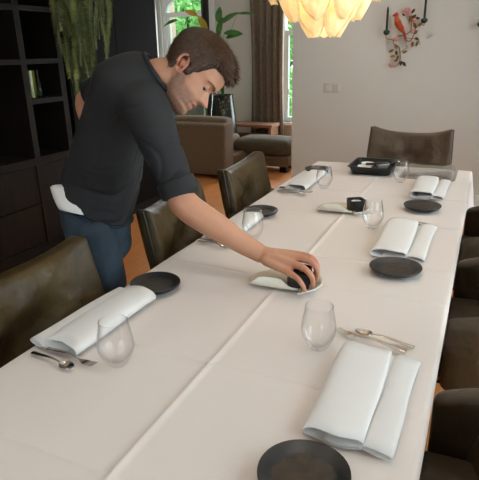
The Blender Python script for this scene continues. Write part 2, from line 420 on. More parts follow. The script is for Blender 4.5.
def window(name, x0, x1, z0, z1, y, transom, arch, label):
    w = empty(name, ((x0 + x1) / 2, y, z0)); struct(w, label, 'window')
    def part(n, m, mt='frame'):
        m.xf(Matrix.Translation(-Vector(w.location))); return m.build(n, mt, w, smooth=False)
    t = 0.06
    part('jamb', MB().span((x0, y + 0.02, z0), (x0 + t, y + 0.14, z1)))
    part('jamb', MB().span((x1 - t, y + 0.02, z0), (x1, y + 0.14, z1)))
    part('head', MB().span((x0 + t, y + 0.02, z1 - t), (x1 - t, y + 0.14, z1)))
    part('bottom_rail', MB().span((x0 + t, y + 0.02, z0), (x1 - t, y + 0.14, z0 + 0.07)))
    part('sill', MB().span((x0 - 0.05, y - 0.10, z0 - 0.035), (x1 + 0.05, y + 0.02, z0)))
    part('casing', MB().span((x0 - 0.09, y - 0.03, z0), (x0, y + 0.0, z1 + 0.09)).span((x1, y - 0.03, z0), (x1 + 0.09, y + 0.0, z1 + 0.09)).span((x0, y - 0.03, z1), (x1, y, z1 + 0.09)))
    zt = transom
    part('transom', MB().span((x0 + t, y + 0.03, zt - 0.035), (x1 - t, y + 0.13, zt + 0.035)))
    part('pane', MB().span((x0 + t, y + 0.075, z0 + 0.07), (x1 - t, y + 0.081, zt - 0.035)), 'pane')
    part('pane', MB().span((x0 + t, y + 0.075, zt + 0.035), (x1 - t, y + 0.081, z1 - t)), 'pane')
    for sx in (x0 + t, x1 - t - 0.045):
        part('sash_stile', MB().span((sx, y + 0.05, z0 + 0.07), (sx + 0.045, y + 0.11, zt - 0.035)))
    if arch:
        m = MB(); n = 16; cx = (x0 + x1) / 2; a = (x1 - x0) / 2 - t
        top = [V(lerp(x0 + t, x1 - t, i / n), y + 0.03, z1 - t) for i in range(n + 1)]
        low = [V(lerp(x0 + t, x1 - t, i / n), y + 0.03, z1 - t - 0.25 + 0.24 * sqrt(max(0, 1 - ((lerp(-a, a, i / n)) / a) ** 2))) for i in range(n + 1)]
        for i in range(n):
            q = [top[i], top[i + 1], low[i + 1], low[i]]; b = [p + V(0, 0.09, 0) for p in q]
            m.add(q + b, [(0, 1, 2, 3), (7, 6, 5, 4), (0, 4, 5, 1), (2, 6, 7, 3), (1, 5, 6, 2), (0, 3, 7, 4)])
        part('arch_head', m)
    return w
window('window_1', -3.97, -3.10, 0.40, 2.35, 4.5, 2.02, True, 'arched white window behind the tall leafy plant')
w2 = window('window_2', -1.93, -0.72, 0.40, 2.35, 4.5, 1.69, False, 'white casement window beside the taupe curtain')
for z in (0.62, 0.78):
    MB().box((0, 0.078, z - 0.40), (1.0, 0.012, 0.010)).build('glazing_bar', 'frame', w2, smooth=False)
MB().box((-0.49, 0.045, 0.45), (0.014, 0.02, 0.09)).build('handle', 'steel', w2, smooth=False)
def side_window(name, ya, yb, z0, z1, label):
    w = empty(name, (2.4, (ya + yb) / 2, z0)); struct(w, label, 'window')
    L = Vector(w.location)
    def part(n, m, mt='frame'): m.xf(Matrix.Translation(-L)); m.build(n, mt, w, smooth=False)
    part('jamb', MB().span((2.41, ya, z0), (2.52, ya + 0.06, z1))); part('jamb', MB().span((2.41, yb - 0.06, z0), (2.52, yb, z1)))
    part('head', MB().span((2.41, ya + 0.06, z1 - 0.06), (2.52, yb - 0.06, z1))); part('bottom_rail', MB().span((2.41, ya + 0.06, z0), (2.52, yb - 0.06, z0 + 0.07)))
    part('mullion', MB().span((2.43, (ya + yb) / 2 - 0.03, z0 + 0.07), (2.50, (ya + yb) / 2 + 0.03, z1 - 0.06)))
    part('pane', MB().span((2.46, ya + 0.06, z0 + 0.07), (2.466, yb - 0.06, z1 - 0.06)), 'pane')
side_window('window_3', -3.3, -1.8, 0.45, 2.4, 'tall window in the right wall nearer the viewer')
side_window('window_4', -1.15, 0.35, 0.45, 2.4, 'tall window in the right wall farther off')

fw = struct(empty('fill_window', (0.20, -4.8, 0.9)), 'unseen window added behind the viewer to let in light', 'window')  # unseen window, added only to brighten table, wall and man
for x in (-0.52, 0.52): MB().box((x, -0.09, 0.65), (0.06, 0.10, 1.3)).build('jamb', 'frame', fw, smooth=False)
for z in (0.03, 1.27): MB().box((0, -0.09, z), (0.98, 0.10, 0.06)).build('rail', 'frame', fw, smooth=False)
MB().box((0, -0.09, 0.65), (0.98, 0.006, 1.18)).build('pane', 'pane', fw, smooth=False)

# ------------------------------------------------------------------ outdoors
tag(MB().span((-40, 4.76, -0.6), (30, 60, -0.5)).build('lawn', 'grass', smooth=False), 'green lawn outside the living room windows', 'lawn', kind='structure')
def tree(loc, h, r, n, mt, label, seed):
    rr = random.Random(seed); t = empty('garden_tree', loc); tag(t, label, 'tree', 'trees outside the windows')
    path = spline([(0, 0, 0), (0.1, 0.05, h * 0.3), (-0.05, 0.1, h * 0.55), (0.1, 0, h * 0.85)], 4)
    MB().tube(path, [0.16 * (1 - 0.75 * i / len(path)) for i in range(len(path))], 8).build('trunk', 'bark', t)
    for k in range(5):
        a = k * 1.3; z = h * (0.3 + 0.1 * k)
        MB().tube(spline([(0, 0, z), (cos(a) * r * 0.4, sin(a) * r * 0.4, z + h * 0.1), (cos(a) * r * 0.8, sin(a) * r * 0.8, z + h * 0.16)], 4), [0.05 - 0.004 * i for i in range(9)], 6).build('branch', 'bark', t)
    m = MB(); blobs = []
    for k in range(26):
        a = rr.uniform(0, 2 * pi); q = rr.uniform(0, 1) ** 0.5 * r; blobs.append((cos(a) * q, sin(a) * q, rr.uniform(h * 0.16, h), rr.uniform(0.4, 0.75)))
    for k in range(n):
        bx, by, bz, br = blobs[rr.randrange(len(blobs))]
        d = Vector((rr.gauss(0, 1), rr.gauss(0, 1), rr.gauss(0, 1))).normalized() * br * rr.uniform(0.4, 1) ** 0.5
        p = Vector((bx, by, bz)) + d; s = rr.uniform(0.05, 0.10)
        a = Vector((rr.gauss(0, 1), rr.gauss(0, 1), rr.gauss(0, 1))).normalized(); b = a.cross(Vector((rr.gauss(0, 1), rr.gauss(0, 1), rr.gauss(0, 1)))).normalized()
        m.add([p - a * s, p + b * s * 0.5, p + a * s, p - b * s * 0.5], [(0, 1, 2, 3)])
    o = m.build('foliage', mt, t, smooth=False); o['kind'] = 'stuff'
tree((-7.0, 10.4, -0.5), 5.0, 1.5, 6500, 'tree1', 'bright green garden tree seen through the arched window', 1)
tree((-5.35, 7.6, -0.5), 3.4, 0.75, 4500, 'tree2', 'lower leafy shrub-like tree outside the arched window', 2)
tree((-3.0, 7.0, -0.5), 4.2, 0.9, 5500, 'tree2', 'leafy garden tree seen through the casement window', 3)
tree((-3.9, 12.6, -0.5), 5.5, 1.6, 5000, 'tree1', 'tall pale green tree behind the nearer garden trees', 4)
bw = tag(MB().span((-4.62, 5.05, -0.5), (-4.20, 5.30, 3.2)).build('brick_pier', 'brick', smooth=False), 'pale brick pier just outside the arched window', 'pier', kind='structure')

# ------------------------------------------------------------------ bookcase
bc = tag(empty('bookcase', (BX, -0.09, 0)), 'dark stained built-in bookcase with open shelves over drawers', 'bookcase')
def bpart(n, a, b, mt='darkwood'):
    m = MB().span(a, b); m.xf(Matrix.Translation(-Vector(bc.location))); return m.build(n, mt, bc, smooth=False)
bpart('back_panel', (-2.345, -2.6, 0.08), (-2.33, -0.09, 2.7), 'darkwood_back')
posts = [-0.155, -0.515, -1.32, -2.05, -2.6]
for y in posts: bpart('upright', (-2.33, y - 0.026, 0.08), (BX, y + 0.026, 2.7))
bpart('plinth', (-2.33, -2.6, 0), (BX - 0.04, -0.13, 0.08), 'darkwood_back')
for i in range(4):
    a, b = posts[i + 1] + 0.026, posts[i] - 0.026
    for z in ((1.14, 1.41, 1.755, 2.1, 2.42) if i in (0, 3) else (1.41, 1.755, 2.1, 2.42)):
        bpart('shelf', (-2.33, a, z - 0.017), (BX + 0.0, b, z + 0.017))
    bpart('shelf', (-2.33, a, 0.698), (BX, b, 0.751))
    bpart('shelf', (-2.33, a, 0.08), (BX - 0.004, b, 0.11))
    for z0, z1 in ((0.118, 0.410), (0.418, 0.692)):
        bpart('drawer', (-2.33, a + 0.004, z0), (BX - 0.006, b - 0.004, z1))
bpart('top_rail', (-2.33, -2.6, 2.70), (BX, -0.13, 2.74))
def vase(name, x, y, z, prof, mt, label, cat, fn=None, seg=20):
    return tag(MB().lathe(prof, seg, fn=fn).build(name, mt, loc=(x, y, z)), label, cat)
sh = 1.158
vase('glass_vase', -2.06, -0.375, sh, [(0.034, 0), (0.038, 0.004), (0.040, 0.10), (0.043, 0.19), (0.040, 0.192), (0.036, 0.10), (0.032, 0.012)], 'greenvase', 'olive green glass vase on the narrow bookcase shelf', 'vase')
vase('glass_vase', -2.10, -0.452, sh, [(0.030, 0), (0.032, 0.004), (0.028, 0.10), (0.026, 0.185), (0.023, 0.186), (0.024, 0.10), (0.026, 0.012)], 'tealvase', 'dark teal glass vase beside the olive one', 'vase')
vase('glass_bottle', -2.08, -0.275, sh, [(0.028, 0), (0.030, 0.004), (0.030, 0.10), (0.013, 0.14), (0.012, 0.19), (0.010, 0.19), (0.011, 0.14), (0.026, 0.10), (0.026, 0.01)], 'vclear', 'slim smoky glass bottle right of the olive vase', 'bottle')

# ------------------------------------------------------------------ hanging fern
def fern():
    rr = random.Random(11); root = empty('hanging_fern', (-1.82, -0.09, 2.28)); tag(root, 'long trailing green fern hanging beside the bookcase', 'plant')
    MB().lathe([(0.07, -0.12), (0.10, -0.10), (0.125, 0.04), (0.115, 0.045), (0.09, -0.06), (0.02, -0.07)], 20).build('planter', 'blackmetal', root)
    MB().box((-0.105, 0, 0), (0.02, 0.06, 0.12)).build('bracket', 'blackmetal', root)
    specs = []
    for k in range(54):
        a = rr.uniform(-0.26, 0.25); x = rr.uniform(-0.06, 0.11)
        L = rr.uniform(0.75, 1.42) * (1 - 0.50 * (abs(a) / 0.26) ** 1.5)
        specs.append((x, a, L))
    specs += [(-0.05, -0.10, 1.44), (0.02, -0.24, 0.80), (0.06, -0.02, 1.22), (0.04, -0.08, 1.3), (0.07, 0.25, 0.75), (0.02, -0.11, 1.20)]
    for k, (x, a, L) in enumerate(specs):
        top = V(x * 0.6, a * 0.35, 0.03); rim = V(x * 1.2, a * 0.8, 0.07)
        pts = [top, rim, V(x + 0.03, a, -0.12)]
        n = 6; wob = rr.uniform(0, 6)
        for i in range(1, n + 1):
            pts.append(V(x + 0.03 + 0.012 * sin(wob + i), a * (1 - 0.35 * i / n) + 0.02 * sin(wob + i * 1.3), -0.12 - L * i / n))
        P = spline(pts, 9); m = MB(); m.tube(P, [0.0022] * len(P), 4)
        tot = len(P)
        for i in range(10, tot):
            f = (i - 10) / (tot - 10); Lf = 0.048 * (1 - 0.55 * f) * rr.uniform(0.8, 1.15) * (0.55 if L > 1.4 and f < 0.97 else 1)
            t = (P[min(i + 1, tot - 1)] - P[i - 1]).normalized()
            side = Matrix.Rotation(wob + 0.25 * sin(i * 0.3 + wob), 3, t) @ t.orthogonal().normalized()
            for half in (0, 0.5):
                p = P[i] + (P[min(i + 1, tot - 1)] - P[i]) * half
                for sg in (-1, 1):
                    d = (side * sg + t * rr.uniform(0.15, 0.55) + t.cross(side) * rr.uniform(-0.1, 0.6)).normalized(); w = t * 0.0024
                    m.add([p - w, p + d * Lf * 0.55 - w * 0.9, p + d * Lf + t * 0.004, p + d * Lf * 0.55 + w * 0.9, p + w], [(0, 1, 2, 3, 4)])
        m.build('frond', ('fern', 'fern_dark', 'fern_light', 'fern_dark')[k % 4], root, smooth=False)
fern()

# ------------------------------------------------------------------ living room furniture
def sofa():
    s = tag(empty('sofa', (-2.3, 2.45, 0)), 'brown tweed corner sofa seen from behind with a long chaise', 'sofa'); O = Vector(s.location)
    def cush(n, a, b, r, mt, bulge=0.0):
        c = (Vector(a) + Vector(b)) / 2; sz = [abs(q - p) for p, q in zip(a, b)]
        def fn(q):
            k = (1 - (2 * q.x / sz[0]) ** 2) * (1 - (2 * q.y / sz[1]) ** 2)
            return (q.x, q.y, q.z + (bulge * k if q.z > 0 else 0))
        m = MB().rbox(sz, r, 8, fn); m.xf(Matrix.Translation(c - O)); return m.build(n, mt, s)
    cush('back', (-3.6, 2.15, 0.05), (-1.755, 2.42, 0.655), 0.035, 'sofa')
    cush('base', (-3.6, 2.42, 0.08), (-1.755, 3.05, 0.26), 0.03, 'sofa')
    cush('back_cushion', (-2.62, 2.30, 0.44), (-1.80, 2.56, 0.70), 0.07, 'sofa', 0.012)
    cush('back_cushion', (-3.55, 2.30, 0.44), (-2.64, 2.56, 0.70), 0.07, 'sofa', 0.012)
    cush('seat_cushion', (-3.58, 2.50, 0.26), (-2.65, 3.05, 0.43), 0.05, 'sofa', 0.015)
    cush('seat_cushion', (-2.63, 2.50, 0.26), (-1.95, 3.05, 0.43), 0.05, 'sofa', 0.015)
    cush('chaise_base', (-1.93, 2.74, 0.075), (-1.175, 3.20, 0.205), 0.025, 'sofa')
    cush('chaise_cushion', (-1.94, 2.72, 0.208), (-1.165, 3.22, 0.395), 0.085, 'sofa_green', 0.025)
    for x, y in ((-3.5, 2.22), (-1.76, 2.24), (-3.5, 2.98), (-1.26, 2.82), (-1.26, 3.12), (-1.84, 2.82)):
        m = MB().box((x - O.x, y - O.y, 0.04), (0.09, 0.06, 0.08)); m.build('leg', 'blackmetal', s, smooth=False)
sofa()

def armchair():
    s = tag(empty('barrel_armchair', (-3.22, 3.50, 0)), 'sage green rounded armchair behind the brown sofa', 'armchair')
    def shell(u, v):
        a = lerp(-2.2, 2.2, u) ; r = 0.40 + 0.03 * v; h = 0.16 + v * (0.40 + 0.30 * (cos(a * 0.72) * 0.5 + 0.5))
        return (r * sin(a) * 0.9, r * cos(a), h)
    m = MB().sheet(shell, 30, 8, 0.055); m.build('shell', 'sage', s)
    MB().lathe([(0.05, 0.30), (0.33, 0.30), (0.35, 0.34), (0.36, 0.42), (0.33, 0.49), (0.22, 0.51), (0.03, 0.515)], 28).build('seat_cushion', 'sage', s)
    MB().lathe([(0.22, 0.0), (0.22, 0.03), (0.05, 0.05), (0.05, 0.30)], 24).build('base', 'blackmetal', s)
armchair()

def leaf_blade(m, base, d, up, L, W, droop=0.3, n=8, th=0.0012):
    d = Vector(d).normalized(); up = Vector(up); sd = d.cross(up).normalized(); nrm = sd.cross(d).normalized(); base = Vector(base)
    def fn(u, v):
        w = W * (sin(pi * min(1, (u * 0.96 + 0.03))) ** 0.75) * (1 - 0.25 * u); s = v * 2 - 1
        return base + d * (L * u) + nrm * (-droop * L * u * u - 0.10 * W * (s * s) * -1) + sd * (w * s)
    m.sheet(fn, n, 4, th)

def leafy_plant():
    t = tag(empty('potted_plant', (-2.48, 3.62, 0)), 'tall broad-leaved plant in a dark green tapered pot by the window', 'plant')
    MB().lathe([(0.16, 0), (0.205, 0.01), (0.20, 0.30), (0.175, 0.60), (0.145, 0.85), (0.15, 0.87), (0.13, 0.87), (0.13, 0.80), (0.02, 0.79)], 28).build('pot', 'urn', t)
    MB().lathe([(0.13, 0.79), (0.128, 0.81), (0.02, 0.82)], 20).build('soil', 'bark', t)
    tips = [((-0.70, 0.05, 1.06), (-1, 0, -0.02), 0.30, 0.042, 'bigleaf'), ((-0.36, 0.0, 1.10), (-0.5, -0.2, 0.35), 0.19, 0.05, 'yellowleaf'),
            ((-0.20, -0.02, 0.90), (-0.6, -0.1, 1.0), 0.26, 0.055, 'yellowleaf'), ((0.00, 0.0, 0.98), (0.7, 0, 0.60), 0.28, 0.06, 'bigleaf'),
            ((0.24, 0.03, 1.10), (1, 0, 0.15), 0.26, 0.028, 'bigleaf'), ((0.06, -0.03, 0.86), (0.9, -0.1, 0.15), 0.26, 0.055, 'bigleaf'),
            ((0.10, -0.05, 0.80), (0.9, -0.1, 0.35), 0.22, 0.05, 'bigleaf'), ((-0.42, 0.0, 0.84), (-1, 0, 0.08), 0.26, 0.025, 'bigleaf'),
            ((-0.05, 0.05, 1.0), (-0.2, 0.3, 1.0), 0.26, 0.06, 'bigleaf'), ((-0.02, -0.04, 0.82), (0.2, -0.3, 0.9), 0.25, 0.06, 'bigleaf')]
    for (p, d, L, W, mt) in tips:
        p = V(p[0], p[1], p[2] + 0.82)
        pth = spline([(0.02 * p.x, 0.02, 0.80), (p.x * 0.25, p.y * 0.3, 0.80 + (p.z - 0.80) * 0.6), tuple(p)], 6)
        MB().tube(pth, [0.006 - 0.0003 * i for i in range(len(pth))], 6).build('stem', 'bigleaf', t)
        m = MB(); leaf_blade(m, p, d, (0, -0.75, 0.66), L, W, 0.35); m.build('leaf', mt, t)
leafy_plant()

def flower_pot(loc, h, label, seed):
    rr = random.Random(seed); t = tag(empty('flower_pot', loc), label, 'flower pot')
    MB().lathe([(0.025, 0), (0.032, 0.004), (0.040, 0.07), (0.036, 0.072), (0.03, 0.05), (0.01, 0.045)], 16).build('pot', 'blackcup', t)
    for k in range(4):
        dx, dy = rr.uniform(-0.05, 0.05), rr.uniform(-0.03, 0.03); hh = h * rr.uniform(0.7, 1)
        MB().tube(spline([(0, 0, 0.05), (dx * 0.6, dy, hh * 0.6), (dx, dy, hh)], 5), 0.003, 5).build('stem', 'bigleaf', t)
        for q in range(4):
            z = hh * (1 - 0.17 * q)
            MB().ball((dx * (1 - 0.2 * q) + rr.uniform(-0.02, 0.02), dy + rr.uniform(-0.02, 0.02), z), rr.uniform(0.008, 0.015), 8, 6, (1, 1, 1.3)).build('blossom', ('wine', 'darkleaf', 'wine', 'goldleaf')[q], t)
flower_pot((-3.33, 4.45, 0.40), 0.30, 'small pot of dark red blossoms on the arched window sill', 3)
st = tag(empty('plant_stand', (-2.30, 3.25, 0)), 'slim black plant stand between sofa and dark green pot', 'plant stand')
MB().lathe([(0.07, 0.50), (0.075, 0.505), (0.075, 0.52), (0.02, 0.522)], 20).build('top', 'blackmetal', st)
MB().lathe([(0.012, 0.01), (0.012, 0.50)], 10).build('pole', 'blackmetal', st)
MB().lathe([(0.09, 0), (0.09, 0.008), (0.014, 0.014)], 20).build('foot', 'blackmetal', st)
flower_pot((-2.30, 3.25, 0.522), 0.36, 'pot of dark red blossoms on a slim stand behind sofa', 5)

lg = tag(empty('low_bench', (-2.36, 4.12, 0)), 'low walnut bench in front of the taupe curtain', 'bench')
MB().box((0, 0, 0.395), (1.0, 0.34, 0.04)).build('top', 'ledgewood', lg, smooth=False)
for x in (-0.46, 0.46): MB().box((x, 0, 0.1875), (0.04, 0.30, 0.375)).build('leg', 'ledgewood', lg, smooth=False)
MB().box((0, 0.10, 0.20), (0.88, 0.02, 0.10)).build('stretcher', 'ledgewood', lg, smooth=False)

def curtain(x0, x1, y, z0, z1, folds, mt, label, amp=0.035):
    def fn(u, v):
        sp = 1 - 0.25 * sin(pi * min(1, v * 1.1)) * 0.4
        xx = lerp(x0, x1, u); w = sin(u * folds * 2 * pi + 0.6 * sin(v * 3)) + 0.35 * sin(u * folds * 4.3 * pi + v * 2)
        return (lerp((x0 + x1) / 2, xx, sp), y + amp * w, lerp(z0, z1, v))
    return tag(MB().sheet(fn, int(folds * 14), 14, 0.004).build('curtain', mt, angle=None), label, 'curtain')
curtain(-2.37, -1.80, 4.34, 0.02, 2.5, 5, 'curtain', 'full length taupe curtain beside the casement window')
curtain(-4.16, -3.97, 4.34, 0.02, 2.5, 2.5, 'curtain_light', 'pale grey curtain at the left of the arched window')
curtain(-3.17, -3.03, 4.34, 0.02, 2.5, 2, 'curtain_dark', 'narrow charcoal curtain at the right of the arched window', 0.02)
rod = tag(empty('curtain_rod', (-2.7, 4.36, 2.53)), 'black curtain rod above the living room windows', 'curtain rod')
MB().tube([(-1.6, 0, 0), (2.1, 0, 0)], 0.012, 10).build('pole', 'blackmetal', rod)
for x in (-1.6, 2.1): MB().ball((x, 0, 0), 0.022).build('finial', 'blackmetal', rod)
for x in (-0.6, 0.9): MB().box((x, 0.07, 0), (0.02, 0.14, 0.02)).build('bracket', 'blackmetal', rod, smooth=False)

# ------------------------------------------------------------------ dining table and cloth
TW, TY0 = 0.93, -3.20
tb = tag(empty('dining_table', (TW / 2, TY0 / 2, 0)), 'long dark wooden dining table under the white cloth', 'table')
MB().box((0, 0, 0.722), (TW - 0.012, -TY0 - 0.012, 0.036)).build('tabletop', 'darkwood', tb, smooth=False)
for x in (-0.36, 0.36):
    for y in (-1.42, 1.42): MB().box((x, y, 0.352), (0.08, 0.08, 0.704)).build('leg', 'darkwood', tb, smooth=False)

def tablecloth():
    # creases pressed into the cloth: one along the middle, several across
    long_c = [0.447]; cross_c = [-2.80, -2.42, -1.885, -1.655, -1.18, -0.71, -0.24]
    drop = 0.24
    xs = sorted(set([round(i * TW / 46, 4) for i in range(47)] + [round(c + d, 4) for c in long_c for d in (-0.012, -0.005, 0, 0.005, 0.012)]))
    ys = sorted(set([round(TY0 - i * TY0 / 128, 4) for i in range(129)] + [round(c + d, 4) for c in cross_c for d in (-0.012, -0.005, 0, 0.005, 0.012)]))
    def crease(x, y):
        z = 0
        for c in long_c: z += 0.0042 * max(0, 1 - abs(x - c) / 0.011)
        for k, c in enumerate(cross_c):
            cc = c + 0.004 * sin(x * 5 + k); z += (0.0034 if k % 2 else -0.0024) * max(0, 1 - abs(y - cc) / 0.011)
        z += 0.0032 * noise.noise(Vector((x * 3.1, y * 2.3, 0.3))) + 0.0016 * noise.noise(Vector((x * 9, y * 5, 4.3)))
        return z
    R = 0.014; m = MB(); rings = []
    # parameter rows: each row is a rectangle loop going outwards over the rounded edge and down the drop
    idx = {}
    vs = []; fs = []
    for i, x in enumerate(xs):
        for j, y in enumerate(ys):
            idx[(i, j)] = len(vs); vs.append(V(x, y, TZ + crease(x, y)))
    for i in range(len(xs) - 1):
        for j in range(len(ys) - 1):
            fs.append((idx[(i, j)], idx[(i + 1, j)], idx[(i + 1, j + 1)], idx[(i, j + 1)]))
    nx, ny = len(xs), len(ys)
    loop = [(i, 0) for i in range(nx - 1)] + [(nx - 1, j) for j in range(ny - 1)] + [(i, ny - 1) for i in range(nx - 1, 0, -1)] + [(0, j) for j in range(ny - 1, 0, -1)]
    prev = [idx[q] for q in loop]
    n = len(loop); per = []; acc = 0.0
    for k, q in enumerate(loop):
        per.append(acc); a = vs[idx[q]]; b = vs[idx[loop[(k + 1) % n]]]; acc += (b - a).length
    steps = [0.3, 0.6, 0.85, 1.0] + [1 + t for t in (0.08, 0.2, 0.4, 0.6, 0.8, 1.0)]
    for s in steps:
        cur = []
        for k, q in enumerate(loop):
            p = vs[idx[q]]; x, y = p.x, p.y
            ox = (-1 if q[0] == 0 else (1 if q[0] == nx - 1 else 0)); oy = (-1 if q[1] == 0 else (1 if q[1] == ny - 1 else 0))
            # spread the corner direction over the neighbours
            dl = min(x, TW - x) if oy else min(y - TY0, -y)
            o = Vector((ox, oy, 0))
            if ox and oy: o = Vector((ox, oy, 0)).normalized() * 1.15
            else:
                t = max(0, 1 - dl / 0.06); c2 = Vector((1 if x > TW / 2 else -1, 1 if y > TY0 / 2 else -1, 0)).normalized()
                o = (o * (1 - 0.6 * t) + c2 * 0.6 * t)
            if s <= 1:
                a = s * pi / 2; q3 = Vector((x, y, TZ)) + o * (R * sin(a)) - Vector((0, 0, R * (1 - cos(a)))); q3.z += (p.z - TZ) * (1 - s)
            else:
                t = s - 1; cd = max(0, 1 - dl / 0.22)
                fold = (0.010 * sin(per[k] * 9.0) + 0.006 * sin(per[k] * 23.0 + 1) + 0.085 * cd * cd * (0.7 + 0.3 * sin(per[k] * 30))) * t
                q3 = Vector((x, y, TZ - R)) + o * (R + 0.001 - (0.022 * (1 - cd) - 0.012 * cd) * t + fold * (0.25 + 0.75 * cd)) - Vector((0, 0, drop * t))
            cur.append(len(vs)); vs.append(q3)
        for k in range(n):
            k2 = (k + 1) % n; fs.append((prev[k], cur[k], cur[k2], prev[k2]))
        prev = cur
    m.add(vs, fs)
    o = m.build('tablecloth', 'cloth', angle=None)
    tag(o, 'white linen cloth with pressed creases covering the long table', 'tablecloth')
tablecloth()

# ------------------------------------------------------------------ chairs
def make_chair(name, mt):
    # faces +x, origin on the floor under the seat; back rest top at x = -0.31
    c = empty(name); W = 0.58
    def back(q):
        v = (q.z / 0.48) + 0.5; u = q.y / (W / 2)
        k = max(0, 1 - u * u) * max(0, 1 - (2 * v - 1) ** 2)
        wr = 0.030 * noise.noise(Vector((q.y * 6, q.z * 11, 1.7))) + 0.012 * sin(q.y * 34 + 9 * noise.noise(Vector((q.y * 4, q.z * 5, 8))))
        x = q.x * (1 + 0.35 * k) + (wr * k if q.x > 0 else -wr * 0.6 * k)
        curve = 0.045 * u * u          # wings come forward a little
        z = q.z + 0.034 * abs(u) ** 3 * sstep(0.3, 1, v) - 0.014 * sstep(0.7, 1, v) * (1 - u * u)
        y = q.y * (1 - 0.06 * sstep(0.6, 1.0, v) * 0.4 + 0.02 * (1 - v))
        return (x - 0.205 - 0.11 * v + curve, y, z + 0.607)
    MB().rbox((0.075, W, 0.48), 0.022, 18, back).build('backrest', mt, c)
    def seam(sgn):
        pts = []
        for i in range(15):
            v = i / 14; q = back(Vector((0.0, sgn * W / 2 * 1.004, (v - 0.5) * 0.46))); pts.append(q)
        return pts
    for sg in (-1, 1): MB().tube(seam(sg), 0.006, 6).build('seam', 'seam', c)
    def seat(q):
        k = max(0, 1 - (q.x / 0.26) ** 2) * max(0, 1 - (q.y / 0.26) ** 2)
        wr = 0.006 * noise.noise(Vector((q.x * 8, q.y * 8, 5)))
        return (q.x + 0.035, q.y, q.z + 0.405 + ((0.022 * k + wr) if q.z > 0 else 0))
    MB().rbox((0.50, 0.48, 0.13), 0.04, 12, seat).build('seat', mt, c)
    for sg in (-1, 1):
        def arm(q, sg=sg):
            u = (q.x + 0.0925) / 0.185
            z = q.z + 0.485 + 0.045 * (1 - u) * sstep(-0.05, 0.12, q.z) - 0.01 * u * sstep(-0.05, 0.12, q.z)
            return (q.x - 0.150, sg * (0.268 + 0.012 * sin(pi * u)) + q.y * (0.9 + 0.25 * sstep(0, 0.12, q.z)), z)
        MB().rbox((0.185, 0.055, 0.27), 0.024, 8, arm).build('armrest', mt, c)
    for x in (-0.17, 0.22):
        for y in (-0.21, 0.21):
            MB().tube([(x, y, 0.36), (x * 1.12, y * 1.06, 0.0)], [0.016, 0.011], 10).build('leg', 'blackmetal', c)
    MB().box((0.03, 0, 0.335), (0.44, 0.42, 0.02)).build('seat_frame', 'blackmetal', c, smooth=False)
    return c
base_chair = make_chair('dining_chair', 'leather')
def place_chair(x, y, rz, label, first=False, mt=None):
    o = base_chair if first else copy_tree(base_chair)
    o.location = (x, y, 0); o.rotation_euler = (0, 0, rz); tag(o, label, 'chair', 'leather chairs around the table')
    if mt:
        for k in children(o):
            if k.name.split('.')[0] in ('backrest', 'seat', 'armrest'):
                k.data = k.data.copy(); k.data.materials[0] = M[mt]
    return o
place_chair(0.035, -2.355, radians(-2), 'olive leather chair nearest the viewer on the left table side', True)
place_chair(0.034, -1.425, radians(8), 'olive leather chair beside the man\'s legs and behind his bare forearm')
place_chair(0.026, -0.675, radians(3), 'olive leather chair in front of the tweed chaise')
place_chair(0.49, 0.36, radians(-92), 'brown leather chair at the far head of the table', mt='leather_far').scale = (1, 1, 1.035)
place_chair(0.882, -2.40, radians(180), 'dark leather chair nearest the viewer on the right table side', mt='leather_dark')
place_chair(0.882, -1.43, radians(180), 'dark leather chair in the middle of the right table side', mt='leather_dark')
place_chair(0.882, -0.60, radians(180), 'dark leather chair at the far end of the right table side', mt='leather_dark')

# ------------------------------------------------------------------ tableware
CT = TZ + 0.0045   # top of the cloth
def make_plate():
    p = empty('side_plate')
    f = lambda a, z: 1 + 0.012 * sin(2 * a + 0.5) + 0.008 * sin(3 * a + 1)
    g = lambda a, z: f(a, z) * (1 + (0.05 * sin(5 * a) + 0.035 * sin(9 * a + 1) + 0.03 * sin(14 * a + 2)) * sstep(0.0066, 0.0085, z))
    MB().lathe([(0.055, 0), (0.060, 0.001), (0.076, 0.009), (0.083, 0.017), (0.0825, 0.020), (0.079, 0.0195), (0.064, 0.0100), (0.052, 0.0072), (0.003, 0.0058)], 44, fn=f).build('rim', 'stoneware', p)
    MB().lathe([(0.0555, 0.0090), (0.050, 0.0082), (0.03, 0.0069), (0.003, 0.0068)], 60, fn=g).build('well', 'stoneware_in', p)
    return p
plate0 = make_plate()
plates = [((0.765, -2.684), 'dark stoneware plate closest to the viewer, cut by the lower edge', 0.4),
          ((0.097, -2.112), 'dark stoneware plate beside the man, at the end of the left near napkin', 1.9),
          ((0.765, -1.71), 'dark stoneware plate in the middle of the right table side', 3.0),
          ((0.761, -0.935), 'dark stoneware plate in front of the farthest right napkin', 4.2),
          ((0.104, -1.264), 'dark stoneware plate in front of the chair by the chaise', 5.1),
          ((0.094, -0.33), 'dark stoneware plate at the far left end, half behind a napkin', 2.4)]
for i, ((x, y), lab, rz) in enumerate(plates):
    o = plate0 if i == 0 else copy_tree(plate0)
    o.location = (x, y, CT + 0.002); o.rotation_euler = (0, 0, rz); s = 0.955 if i in (0, 1, 4, 5) else 1.0; o.scale = (s, s, 1)
    tag(o, lab, 'plate', 'dark side plates')

